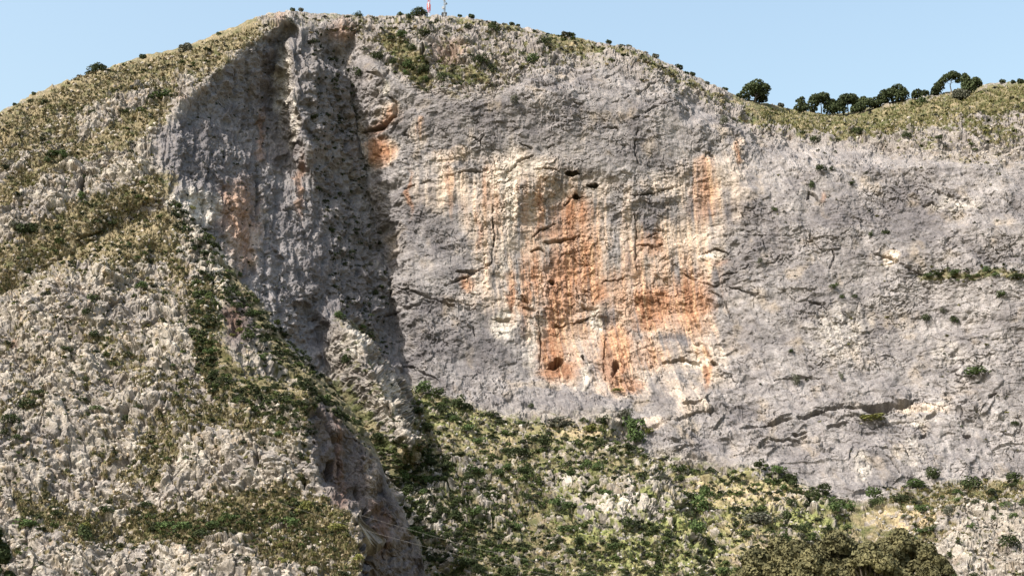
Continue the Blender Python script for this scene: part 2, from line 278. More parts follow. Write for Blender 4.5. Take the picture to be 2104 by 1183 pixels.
for c in [(1142,748,22,8,1.,-24,.3),(1178,357,16,5,.8,0,.3),(1185,405,9,5,.8,0,.4),(1218,383,12,4,.8,0,.4),(1133,580,5,4,.9,-45,.4),(1147,667,7,3,.9,0,.4),(960,557,12,3,.7,-5,.4),(1262,755,6,20,.7,10,.4),(1198,735,3,7,.7,0,.4),(925,105,26,12,.55,0,.5),(868,108,6,10,.6,0,.4),(1418,829,14,4,.8,-10,.4),(790,262,24,8,.5,-35,.5),(1800,837,30,5,.7,-8,.4),(690,60,20,10,.35,0,.5),(675,965,7,18,.9,10,.4),(745,1070,7,22,.9,8,.4),(740,1125,6,10,.7,0,.4),(1635,893,8,5,.7,0,.4),(625,1000,6,14,.5,0,.4),(210,1010,4,10,.9,0,.4),(195,985,4,8,.7,0,.4),(170,380,5,16,.6,0,.4),(485,675,18,16,.5,0,.5)]:
    ell(cave, *c[:5], rot=c[5], soft=c[6])
for p, w, v in [([(1732,838),(1790,837),(1850,832),(1885,822)],5.5,.8),([(1650,855),(1700,843),(1722,836)],4,.65),([(1560,876),(1600,866)],3.5,.55),([(1775,847),(1830,841)],4.5,.6),([(1700,881),(1740,871)],3,.5)]: stroke(cave, p, w, v, .4, True)
# grass and low scrub cover
grass = new()
for p, w, v in [([(-150,345),(0,268),(100,215),(200,180),(300,145),(400,112),(500,62)],34,1.),([(0,330),(60,290),(140,265)],24,.7),([(-150,520),(0,415),(80,350),(160,310),(260,265),(330,240)],20,.95),([(300,130),(400,120),(440,110)],34,.9),([(-150,640),(0,560),(80,520),(180,490),(250,500),(330,480)],46,.95),([(100,480),(200,430),(290,400),(350,370)],24,.95),([(250,290),(330,220),(350,195)],18,.8),([(60,1040),(150,1080),(200,1090)],34,.7),([(300,1080),(400,1085),(500,1060),(600,1040),(680,1090)],38,.95),([(560,1100),(650,1120),(720,1150)],40,.6),([(420,600),(430,700),(460,780),(540,800),(640,820)],34,.8),([(470,560),(530,640),(590,740),(680,800),(750,880)],20,.9),([(360,620),(300,590)],20,.4),([(300,960),(330,900),(400,850),(500,860),(560,900)],40,.55),([(0,850),(80,830)],20,.5),([(220,700),(300,780),(380,800)],24,.4),([(330,450),(370,560),(410,660)],16,.6),
   ([(620,48),(700,40),(850,48)],7,.3),([(940,48),(1020,58),(1100,75),(1180,95),(1280,110),(1360,140),(1450,190),(1540,215)],6,.7),([(1130,85),(1200,95)],16,.8),([(920,140),(990,150)],12,.7),([(920,195),(960,195)],6,.6),
   ([(1560,225),(1640,238),(1740,250),(1830,245),(1950,225),(2050,205),(2262,180)],30,1.),([(1640,262),(1760,278),(1850,262)],16,.8),([(1850,230),(1980,225)],20,.8),([(2000,255),(2080,270)],16,.5),([(1870,290),(1920,300)],10,.5),([(1970,330),(2060,350)],14,.4),
   ([(1890,568),(1960,570),(2104,565),(2262,570)],9,.9),([(1770,862),(1810,856)],8,.8),([(640,100),(660,200),(700,320),(745,430),(780,540)],14,.4),([(650,300),(690,350),(720,400)],20,.3),([(800,80),(840,120),(870,160)],18,.8),
   ([(700,650),(740,670),(770,700)],14,.8),([(730,740),(790,800)],14,.4),([(690,820),(760,880),(830,960),(900,1040)],34,.8)]:
    stroke(grass, p, w, v, .6)
poly(grass, [(830,785),(900,805),(1030,855),(1150,868),(1240,865),(1330,930),(1450,950),(1550,960),(1650,990),(1760,1045),(1850,1005),(1950,990),(2262,990),(2262,1060),(2050,1040),(1950,1060),(1900,1120),(1850,1410),(880,1410),(870,1183),(800,990),(840,900)], .72, 10)
bare = new()
for c in [(1270,1040,95,45,.8),(1330,900,70,26,.7),(1160,990,50,26,.6),(1180,940,60,20,.3),(1000,1020,60,60,.35),(860,1050,60,60,.5),(900,1120,50,50,.5),(1380,985,50,40,.6),(2020,1120,90,60,.5),(1640,1040,50,20,.5),(760,760,50,60,.9),(810,850,34,50,1.),(1700,1030,40,30,.3),(960,960,30,30,.4)]: ell(bare, *c, soft=.6)
soil = new()
for c in [(1440,1010,60,24,.8),(1500,1010,90,30,.8),(1600,1020,80,24,.7),(1880,1070,90,16,.8),(1180,885,60,14,.7),(1000,900,80,24,.3),(1270,1010,40,12,.6),(1500,1090,40,16,.6),(40,740,60,30,.3),(200,990,40,30,.35),(120,1120,60,40,.35),(440,1130,60,20,.35),(2000,310,70,30,.35),(60,620,60,20,.25),(270,600,60,30,.3),(1560,1130,60,40,.4)]: ell(soil, *c, soft=.8)
yel = new()
poly(yel, [(840,790),(960,830),(1060,870),(1200,880),(1120,960),(1180,1183),(1500,1183),(1560,1100),(1760,1110),(1740,1060),(1580,970),(1400,960),(1330,1010),(1240,1000),(1100,900),(980,870),(900,900)], .8, 20)
for c in [(960,880,80,34,1.),(1480,1030,60,30,.8),(1640,1070,90,30,.9)]: ell(yel, *c, soft=.6)

# ------------------------------------------------------------------ shared surface recipe
C = lambda *v: np.array(v, np.float32)
def mixc(a, b, m): return a+(b-a)*m[..., None]
def surface(PX, PY, X, Y, Z, spur):
    a = (X+.27*Y).astype(np.float32); b = (0.92*Z+0.42*Y).astype(np.float32)
    w1 = fbm(a/9, b/9, 3, 11); w2 = fbm(a/9+40, b/9, 3, 17)
    wx, wy = PX+11*w1, PY+11*w2
    sm = lambda m: samp(m, wx, wy)
    cl = sm(shade_cliff) if spur else samp(cliff, PX+5*w1, PY+5*w2)*(1-sm(bare)*0)
    n1_ = fbm(a/2, b/2, 2, 57); n2_ = fbm(a/2+9, b/2, 2, 58)
    s3 = lambda m: samp(m, PX+4.5*w1+2*n1_, PY+4.5*w2+2*n2_)
    n60 = fbm(a/55, b/55, 3, 21); n12 = fbm(a/13, b/13, 4, 31); n4 = fbm(a/4, b/4, 3, 41); n1 = fbm(a/1.3, b/1.3, 3, 47)
    cre = sm(cream)*sstep(-.9, .1, n12+.3*n4+2.2*sm(cream)-1.3); gr = sm(greys)
    # --- vegetation cover
    g = sm(grass)*(1-sm(bare)*0.85)
    patch = fbm(a/7, b/4.5, 4, 61)*1.1+.5*fbm(a/2.2, b/1.8, 2, 67)
    slope_bias = -0.16 if spur else -0.25
    fine = fbm(a/2.7, b/2.0, 3, 69)
    cover = sstep(-.02, .26, g*.85+.42*patch+.75*fine-.36+(1-cl)*(.15 if spur else .13)+(0 if spur else .14*(1-sstep(120, 230, PY))))
    cover = cover*(1-cl*.75*(1-sstep(.5,.9,g)))
    # --- relief
    ax = a+2.2*w1*3; bx = b+2.2*w2*3
    bs_ = b; b = (Z+.10*Y).astype(np.float32); bx = b+2.2*w2*3
    m12_w = fbm(a/11+7, b/11, 3, 33); m12 = fbm(a/13, b/13, 4, 31); m4 = fbm(a/4, b/4, 3, 41); m1 = fbm(a/1.4, b/1.4, 3, 47)
    f1, f2, h1 = worley(ax/9, bx/6.5, 71)
    f3, f4, h2 = worley((a+1.6*m4)/3.4, (b+1.6*m12)/2.4, 73)
    f5, f6, h3 = worley((a+.8*m1)/1.5, (b+.8*m4)/1.2, 79)
    dc = 2.8*fbm(a/50, b/60, 3, 21)+1.5*m12+.40*m4+.36*m1+.55*facet((a+2.5*m12+.8*m4)/6.5, (b+2*m12_w+.8*m4)/4.6, 261)+.24*facet((a+.7*m4)/2.4, (b+.7*m1)/1.9, 263)
    dc += (h1-.5)*1.1*sstep(0, .10, f2-f1)+(h2-.5)*.6*sstep(0, .14, f4-f3)+(h3-.5)*.22
    dc -= .45*(1-sstep(0, .07, f2-f1))*sstep(-.1, .4, n12)
    e1, e2, he = worley((a+3.5*m12+1.2*m4)/6.5, (b+3*m12_w+1.2*m4)/3.8, 211)
    dc -= 1.25*(1-sstep(.0, .05, e2-e1))*sstep(-.15, .25, fbm(a/12, b/12, 3, 213))
    dc += (he-.5)*.5
    fl = fbm(a/3.2, b/22, 3, 83)
    dc += fl*(.55+.5*cre)
    lean = np.where(PX > 1300, -.35, .12)
    ph = (b+lean*a)/8.5+1.5*fbm(a/24, b/24, 3, 91); fr = ph-np.floor(ph)
    led = sstep(.0, .5, fbm(a/17, b/12, 3, 97)+.10)
    strata = .35+1.0*sstep(1300, 1420, PX)*sstep(760, 840, PY)
    dc += (1-fr)*1.6*strata*led*sstep(0, .06, fr)
    ph2 = (b+lean*a*.8)/3.1+1.8*fbm(a/10, b/10, 2, 101); fr2 = ph2-np.floor(ph2)
    dc += (1-fr2)*.42*(.6+.6*strata)*sstep(.05, .5, fbm(a/9, b/6, 3, 103)+.1)*sstep(0, .08, fr2)
    base_ = 2.8*fbm(a/50, b/60, 3, 21)+1.5*m12; rough = .42+.62*sstep(-.35, .35, fbm(a/28, b/24, 3, 241)); rough = rough*.9
    dc = base_+(dc-base_)*rough
    ck = s3(crack); cv = samp(cave, PX+5*m4+4*w1, PY+4*fbm(a/3+9, b/3, 2, 55)); cv = sstep(.25, .75, cv)*cv.clip(.3, 1); sk_ = fbm(a/1.5, b/42, 4, 131); sk2_ = fbm(a/5, b/60, 3, 137); dk_ = fbm(a/1.1, b/18, 3, 157); bq = b; a0 = a; m12_ = m12; m4_ = m4; b = bs_
    # broken limestone of the open slopes
    m1x = fbm(a/1.1, b/.9, 2, 48)
    rd = ridged(a/14, b/10, 4, 111)
    g1, g2, k1 = worley((a+2*w1)/5.2, (b+2*w2)/4.6, 113)
    g3, g4, k2 = worley((a+n4)/2.1, (b+n1*.6)/1.9, 117)
    ds = 4.2*n60+2.4*n12+.5*n4+.3*n1+1.3*rd+.95*facet((a+2*n12-.3*b)/7.5, (b+.3*a+1.5*n4)/5.2, 267)+.34*facet((a+.6*n4)/2.7, (b+.6*n1)/2.2, 269)
    q1, q2, kq = worley((a+3*w1-.5*b)/13, (b+.4*a)/8, 119)
    ds += (kq-.5)*2.4*sstep(0, .12, q2-q1)
    ds += (.55-g1)*.6*(.4+k1)+(k1-.5)*1.0+((.5-g3)*.7+(k2-.5)*.6)*(1-.4*cover)+.35*m1x
    fiss = sstep(.55, .95, ridged((a-.35*b)/11, (b+.6*a)/17, 3, 121))
    ds -= 1.3*fiss*(1-cover*.5)
    if not spur:
        rib = sstep(830, 1000, PY)*(1-sstep(1500, 1800, PX))
        ds += 1.5*rib*ridged((a+.9*b)/11, (b-.25*a)/55, 3, 127)
    cw = np.clip(cl, 0, 1)
    dsb = 4.2*n60+2.4*n12; ds = dsb+(ds-dsb)*.72
    jg = sm(jag); rc = sm(recess)
    dc += (.7*jg+.75*rc)*(ridged(a0/6, bq/38, 3, 173)-.5)*1.5+jg*.7*m12_+rc*.2*m4_
    dc -= rc*1.2*sstep(.45, .8, ridged(a0/9, bq/45, 2, 177)-.1)
    ds += jg*1.0*n12+1.5*n60+1.9*fbm((a0+.5*bs_)/9, (bs_-.4*a0)/34, 3, 251)*(1 if spur else .6)
    ph3 = (bs_-.5*a0*np.where(PX < 900, 1, -.5)+3*n12)/6.5+1.3*fbm(a0/22, bs_/22, 3, 221); fr3 = ph3-np.floor(ph3)
    ds += (1-fr3)*1.5*sstep(0, .07, fr3)*sstep(-.2, .25, fbm(a0/15, bs_/11, 3, 223))*(1-.5*cover)
    ds -= 1.0*(1-sstep(0, .12, g2-g1))*(1-.5*cover)
    d = ds*(1-cw)*(1-.35*cover)+dc*cw
    d = d-3.6*ck*sstep(-.45, .1, fbm(a/6, b/6, 2, 181)+.12)-11*cv
    # --- colour (matt reflectance of rock, stains, grass and earth, with some painted shade)
    t = sat(.5+.55*n12+.35*n60+.45*n4)
    rock = mixc(C(.158,.146,.146)[None, None], C(.262,.243,.236)[None, None], t)
    streak = sk_; streak2 = sk2_; n1c = n1
    rock = rock*(1+(.34*streak+.14*streak2)*cw)[..., None]
    bl = sstep(.0, .38, fbm(a/17, b/14, 4, 141)+.12*n4)*.6+sm(recess)*.48+sm(darkb)*1.35*sstep(-.75, .0, fbm(a/8, b/8, 3, 143)+.1)  # recess term darkens the rock: its shade put into the colour
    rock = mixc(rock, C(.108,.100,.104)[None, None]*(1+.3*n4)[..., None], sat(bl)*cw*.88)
    rock = mixc(rock, C(.33,.265,.19)[None, None], sstep(.15, .7, fbm(a/11, b/15, 4, 147))*.40*(.4+.6*cw)*(1-sm(recess)))
    # pale weathered limestone on the slopes
    pale = mixc(C(.175,.152,.130)[None, None], C(.36,.325,.28)[None, None], sat(.42+.6*n4+.35*(k2-.5)+.45*(kq-.5)+.5*n12+.35*n1))
    pale = mixc(pale, C(.16,.15,.145)[None, None], (sstep(.1, .5, fbm(a/3, b/3, 3, 231))*.5))
    pale = mixc(pale, C(.185,.168,.162)[None, None], sstep(-.15, .45, fbm(a/20, b/20, 3, 151))*.65)
    pale = mixc(pale, C(.36,.25,.14)[None, None], sstep(.2, .8, fbm(a/6, b/6, 3, 153))*.35)
    if not spur: pale = mixc(pale, C(.21,.19,.185)[None, None]*(1+.3*n4)[..., None], (1-sstep(240, 420, PY))*sstep(560, 640, PX)*.65)
    else: pale = pale
    colr = mixc(pale, rock, cw)
    # mineral streaks
    crm = cre*cw
    crc = mixc(C(.34,.27,.215)[None, None], C(.54,.455,.375)[None, None], sat(.58+.6*streak+.3*n4+.3*n12))
    colr = mixc(colr, crc, crm*sat(.66+.75*streak2+.3*streak-.9*gr+.5*n12)*.95)
    og = sm(orange)
    ogm = sat(og*1.12+.6*streak*cre+.5*streak2*cre-.12+.12*n12*cre)*sat(cre*1.2+og)*(1-.75*gr)
    ogc = mixc(C(.335,.162,.082)[None, None], C(.215,.100,.054)[None, None], sat(.5+.8*streak2+.6*n4))
    ogc = mixc(ogc, C(.52,.37,.24)[None, None], sstep(.0, .55, streak+.3*n1)*.62)
    colr = mixc(colr, ogc, sat(ogm)*.92)
    rb = sm(redb)
    colr = mixc(colr, mixc(C(.20,.115,.08)[None, None], C(.31,.21,.155)[None, None], sat(.5+streak)), sat(rb*(1.1+.8*streak))*.9)
    colr = mixc(colr, C(.56,.51,.44)[None, None]*(1+.25*n1)[..., None], sat(sm(white)*(1+.9*n4+.5*streak)-.1)*.85)
    dk = sstep(.42, .8, dk_)*cre*.42
    colr = mixc(colr, C(.15,.14,.14)[None, None], dk*(1-.6*og))
    # grey tufa lines and lichen specks
    colr = colr*(1+.22*n1+.10*(h3-.5)*cw)[..., None]
    # brown cliff's shade painted into its colour, then plants and earth
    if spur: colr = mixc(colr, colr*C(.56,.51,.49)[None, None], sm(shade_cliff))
    cov = sat(cover)
    dry = C(.188,.155,.096)[None, None]; grn = (C(.085,.080,.035) if spur else C(.070,.078,.030))[None, None]; yl = C(.200,.215,.080)[None, None]
    gc = mixc(dry, grn, sat(.50-.3*(1-sstep(540, 640, PX))*(1-sstep(560, 700, PY))+1.1*fbm(a/5, b/5, 3, 163)+.25*(1-sstep(.4,.8,g))))
    gc = mixc(gc, yl, sm(yel)*sstep(-.3, .35, fbm(a/8, b/6, 3, 167)+.1))
    gc = mixc(gc, C(.36,.285,.18)[None, None], sat(sm(soil)*(1+n4)+.35*sstep(.2,.6,fbm(a/10,b/8,3,169))*(1-cw)))
    gc = gc*(1+.35*n1+.2*n4)[..., None]
    colr = mixc(colr, gc, cov*(1-.75*cw*(1-g)))
    d = d+.35*cov*n1
    return d, np.clip(colr, .01, .85), cov, cw

def rockmat(name, bump):
    m = bpy.data.materials.new(name); m.use_nodes = True; nt = m.node_tree
    bs = nt.nodes['Principled BSDF']; bs.inputs['Roughness'].default_value = .95; bs.inputs['Specular IOR Level'].default_value = .15
    at = nt.nodes.new('ShaderNodeAttribute'); at.attribute_name = 'albedo'
    tc = nt.nodes.new('ShaderNodeTexCoord')
    n1 = nt.nodes.new('ShaderNodeTexNoise'); n1.inputs['Scale'].default_value = 1.6; n1.inputs['Detail'].default_value = 5; n1.inputs['Roughness'].default_value = .65
    nt.links.new(tc.outputs['Object'], n1.inputs['Vector'])
    mr = nt.nodes.new('ShaderNodeMapRange'); mr.inputs[1].default_value = .3; mr.inputs[2].default_value = .7; mr.inputs[3].default_value = .66; mr.inputs[4].default_value = 1.30
    nt.links.new(n1.outputs['Fac'], mr.inputs[0])
    mx = nt.nodes.new('ShaderNodeMix'); mx.data_type = 'RGBA'; mx.blend_type = 'MULTIPLY'; mx.inputs[0].default_value = 1
    nt.links.new(at.outputs['Color'], mx.inputs[6]); nt.links.new(mr.outputs[0], mx.inputs[7]); nt.links.new(mx.outputs[2], bs.inputs['Base Color'])
    bp = nt.nodes.new('ShaderNodeBump'); bp.inputs['Strength'].default_value = bump; bp.inputs['Distance'].default_value = .5
    nt.links.new(n1.outputs['Fac'], bp.inputs['Height']); nt.links.new(bp.outputs[0], bs.inputs['Normal'])
    return m
M_rock = rockmat('weathered_limestone', .7)

def gridmesh(name, P, Cc, mat):
    nr, nc = P.shape[:2]
    me = bpy.data.meshes.new(name)
    me.vertices.add(nr*nc); me.vertices.foreach_set('co', P.reshape(-1).astype(np.float32))
    i = np.arange(nr*nc).reshape(nr, nc)
    q = np.stack([i[:-1, :-1], i[1:, :-1], i[1:, 1:], i[:-1, 1:]], -1).reshape(-1).astype(np.int32)
    nf = (nr-1)*(nc-1)
    me.loops.add(nf*4); me.loops.foreach_set('vertex_index', q)
    me.polygons.add(nf); me.polygons.foreach_set('loop_start', np.arange(0, nf*4, 4, dtype=np.int32))
    me.update(calc_edges=True)
    at = me.attributes.new('albedo', 'FLOAT_COLOR', 'POINT')
    c4 = np.ones((nr*nc, 4), np.float32); c4[:, :3] = Cc.reshape(-1, 3); at.data.foreach_set('color', c4.reshape(-1))
    me.polygons.foreach_set('use_smooth', np.zeros(nf, bool))
    me.materials.append(mat)
    o = bpy.data.objects.new(name, me); col.objects.link(o); return o

def sheet(name, xs, top, bot, n, Ym, spur, label, cat):
    PX = np.repeat(xs[None, :], n, 0); t = np.linspace(0, 1, n)[:, None]
    PY = top[None, :]+t*(bot-top)[None, :]
    q1_ = fbm(PX/42, PY/42, 3, 201); q2_ = fbm(PX/42+20, PY/42, 3, 203); q3_ = fbm(PX/13, PY/16, 3, 205)
    kk = sstep(0, 40, PY-top[None, :]) if not spur else sstep(0, 60, PY-top[None, :])
    Yd = samp(Ym, PX+kk*(13*q1_+6*q3_), PY+kk*10*q2_)
    dt = PY-top[None, :]
    edge = np.exp(-dt/ (10. if not spur else 6.))
    Yd = Yd+edge*(16. if not spur else 5.)*(1 if not spur else sstep(340, 420, PX))
    X, Y, Z = ray(PX, PY, Yd)
    P = np.stack([X, Y, Z], -1)
    # outward normal of the gentle relief
    gu = np.gradient(P, axis=1); gv = np.gradient(P, axis=0)
    N = np.cross(gv, gu); N /= np.linalg.norm(N, axis=-1, keepdims=True)+1e-9
    N = np.where((N[..., 1:2] > 0), -N, N)
    for k in range(3): N[..., k] = blur(N[..., k].astype(np.float32), 3)
    N /= np.linalg.norm(N, axis=-1, keepdims=True)
    d, colr, cov, cw = surface(PX.astype(np.float32), PY.astype(np.float32), X, Y, Z, spur)
    fade = (1-.75*np.exp(-dt/9.))
    if spur: fade = np.where(PX < 330, 1, fade)
    P = P+N*(d*fade)[..., None]
    # far side of the crest and the toe below the view
    back = []
    for k, (dy, dz, dx) in enumerate([(260,-330,0),(120,-120,0),(50,-32,0),(22,-9,0),(8,-2,0)] if not spur else [(80,-200,0),(34,-75,0),(16,-28,0),(6,-8,0),(2.5,-2,0)]):
        r = P[0].copy(); r[:, 0] += dx; r[:, 1] += dy; r[:, 2] = np.maximum(r[:, 2]+dz, -4); back.append(r)
    toe = P[-1].copy(); toe[:, 1] -= 40; toe[:, 2] = -4
    full = np.concatenate([np.array(back), P, toe[None]], 0)
    Cf = np.concatenate([np.repeat(colr[:1], len(back), 0), colr, colr[-1:]], 0)
    o = gridmesh(name, full, Cf, M_rock)
    tag(o, label, cat, kind='structure')
    return dict(P=P, N=N, cov=cov, cw=cw, top=top, bot=bot, xs=xs, n=n)
STEP = 1.55
xs1 = np.arange(-150, 2256, STEP)
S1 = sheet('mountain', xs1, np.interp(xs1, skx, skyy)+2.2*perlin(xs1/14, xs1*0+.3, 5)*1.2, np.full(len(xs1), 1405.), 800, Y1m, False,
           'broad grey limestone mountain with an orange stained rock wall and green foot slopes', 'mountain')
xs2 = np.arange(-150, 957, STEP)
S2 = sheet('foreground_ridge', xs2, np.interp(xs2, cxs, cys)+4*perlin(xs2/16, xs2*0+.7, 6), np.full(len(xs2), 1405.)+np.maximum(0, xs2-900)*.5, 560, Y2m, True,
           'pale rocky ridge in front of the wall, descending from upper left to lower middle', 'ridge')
def on_spur(px, py): return py > np.interp(px, cxs, cys)+4 and px < 955
def surf(px, py):
    S = S2 if on_spur(px, py) and (px > 330 or py > np.interp(px, [-160,0,120,230,340],[665,622,545,490,410])) else S1
    i = int(np.clip(round((px-S['xs'][0])/STEP), 0, len(S['xs'])-1))
    t = (py-S['top'][i])/(S['bot'][i]-S['top'][i]); j = int(np.clip(round(t*(S['n']-1)), 0, S['n']-1))
    return Vector(S['P'][j, i]), Vector(S['N'][j, i]), float(S['cov'][j, i]), float(S['cw'][j, i])

# valley floor to the horizon
def simplemat(name, c1, c2, scale, rough=.95, rnd=0.0, attr=False, trans=0.0):
    m = bpy.data.materials.new(name); m.use_nodes = True; nt = m.node_tree; bs = nt.nodes['Principled BSDF']
    bs.inputs['Roughness'].default_value = rough; bs.inputs['Specular IOR Level'].default_value = .2
    tc = nt.nodes.new('ShaderNodeTexCoord'); n = nt.nodes.new('ShaderNodeTexNoise'); n.inputs['Scale'].default_value = scale; n.inputs['Detail'].default_value = 3
    nt.links.new(tc.outputs['Object'], n.inputs['Vector'])
    mr = nt.nodes.new('ShaderNodeMapRange'); mr.inputs[1].default_value = .32; mr.inputs[2].default_value = .68; nt.links.new(n.outputs['Fac'], mr.inputs[0])
    mx = nt.nodes.new('ShaderNodeMix'); mx.data_type = 'RGBA'; mx.inputs[6].default_value = (*c1, 1); mx.inputs[7].default_value = (*c2, 1)
    nt.links.new(mr.outputs[0], mx.inputs[0]); out = mx.outputs[2]
    if rnd or attr:
        mu = nt.nodes.new('ShaderNodeMix'); mu.data_type = 'RGBA'; mu.blend_type = 'MULTIPLY'; mu.inputs[0].default_value = 1
        nt.links.new(out, mu.inputs[6])
        if attr:
            at = nt.nodes.new('ShaderNodeAttribute'); at.attribute_name = 'tint'; nt.links.new(at.outputs['Color'], mu.inputs[7])
        else:
            oi = nt.nodes.new('ShaderNodeObjectInfo'); m2 = nt.nodes.new('ShaderNodeMapRange'); m2.inputs[3].default_value = 1-rnd; m2.inputs[4].default_value = 1+rnd
            nt.links.new(oi.outputs['Random'], m2.inputs[0]); nt.links.new(m2.outputs[0], mu.inputs[7])
        out = mu.outputs[2]
    nt.links.new(out, bs.inputs['Base Color'])
    return m
M_soil = simplemat('valley_earth', (.10,.11,.04), (.22,.17,.10), .02)
g = bpy.data.meshes.new('ground'); S = 9000
g.from_pydata([(-S,-S,-1),(S,-S,-1),(S,S,-1),(-S,S,-1)], [], [(0,1,2,3)]); g.materials.append(M_soil)
go = bpy.data.objects.new('ground', g); col.objects.link(go); tag(go, 'flat valley floor below the mountain', 'ground', kind='structure')

# ------------------------------------------------------------------ plants
LM = {'dark': simplemat('dark_leaves', (.022,.032,.014), (.055,.070,.026), 9, rnd=.3),
      'green': simplemat('green_leaves', (.034,.058,.020), (.080,.112,.038), 9, rnd=.3),
      'olive': simplemat('olive_leaves', (.090,.100,.028), (.190,.185,.055), 9, rnd=.3),
      'grey': simplemat('grey_leaves', (.055,.060,.045), (.115,.115,.085), 9, rnd=.25),
      'pine': simplemat('pine_needles', (.024,.036,.018), (.066,.080,.034), 2, rnd=.2),
      'near': simplemat('brown_green_leaves', (.070,.068,.034), (.155,.140,.070), .9, rnd=.15),
      'stuff': simplemat('scrub_leaves', (.75,.75,.75), (1.25,1.25,1.25), 1.2, attr=True)}
M_bark = simplemat('grey_bark', (.06,.05,.042), (.13,.11,.09), 3)
def lumps(seed, nl, flat=.8, spread=.36):
    r = np.random.default_rng(seed); L = []
    for k in range(nl):
        an = r.random()*6.283; rr = math.sqrt(r.random())*spread
        L.append((rr*math.cos(an), rr*math.sin(an), .18+r.random()*.36*flat, .10+.17*r.random()))
    return L
def leafcloud(seed, L, nq, size, jitter=.5, squash=1.0, zmin=-9):
    """leaf-sized faces over the shells of several lumps"""
    r = np.random.default_rng(seed); L = np.array(L)
    w = L[:, 3]**2; k = r.choice(len(L), nq, p=w/w.sum())
    d = r.normal(size=(nq, 3)); d /= np.linalg.norm(d, axis=1, keepdims=True); d[:, 2] = np.where(d[:, 2] < -.55, -d[:, 2], d[:, 2])
    rad = L[k, 3]*(.72+.38*r.random(nq)**.7)
    c = L[k, :3]+d*rad[:, None]*np.array([1, 1, squash])
    c[:, 2] = np.maximum(c[:, 2], zmin)
    nrm = d+r.normal(size=(nq, 3))*jitter; nrm /= np.linalg.norm(nrm, axis=1, keepdims=True)
    t = np.cross(nrm, r.normal(size=(nq, 3))); t /= np.linalg.norm(t, axis=1, keepdims=True); b = np.cross(nrm, t)
    s = size*(.6+.8*r.random(nq))[:, None]
    V = np.stack([c-t*s-b*s*.3, c+b*s*.8, c+t*s-b*s*.1, c-b*s*.9], 1)
    return V.reshape(-1, 3)
def quadmesh(name, V, mat, tint=None):
    me = bpy.data.meshes.new(name); n = len(V)
    me.vertices.add(n); me.vertices.foreach_set('co', V.reshape(-1).astype(np.float32))
    me.loops.add(n); me.loops.foreach_set('vertex_index', np.arange(n, dtype=np.int32))
    me.polygons.add(n//4); me.polygons.foreach_set('loop_start', np.arange(0, n, 4, dtype=np.int32)); me.update(calc_edges=True)
    me.materials.append(mat)
    if tint is not None:
        at = me.attributes.new('tint', 'FLOAT_COLOR', 'POINT'); c4 = np.ones((n, 4), np.float32); c4[:, :3] = tint; at.data.foreach_set('color', c4.reshape(-1))
    return me
BV = {}
for kk, kind in enumerate(('dark', 'green', 'olive', 'grey')):
    BV[kind] = []
    for v in range(4):
        L = lumps(200+v, 10, .85)
        BV[kind].append(quadmesh('shrub', leafcloud(300+v+10*kk, L, 520, .042, .6), LM[kind]))
nbush = [0]
def bush(px, py, s, kind, label, group, name='shrub', cat='shrub', wide=1.0, tall=1.0, sink=.10):
    p, n, cov, cw = surf(px, py+.30*s*tall)
    m = s*p.length/F
    me = BV[kind][random.randrange(4)]
    o = bpy.data.objects.new(name, me); col.objects.link(o)
    o.location = p-Vector((0, 0, m*sink))+Vector((0, -.10*m, 0)); o.rotation_euler = (0, 0, random.random()*6.28)
    k = m*1.12
    o.scale = (k*wide, k*wide, k*tall*(.9+.2*random.random()))
    tag(o, label, cat, group); nbush[0] += 1
    return o
def inpoly(px, py, pts):
    c = False; n = len(pts)
    for k in range(n):
        (ax, ay), (bx, by) = pts[k], pts[(k+1) % n]
        if (ay > py) != (by > py) and px < (bx-ax)*(py-ay)/(by-ay)+ax: c = not c
    return c
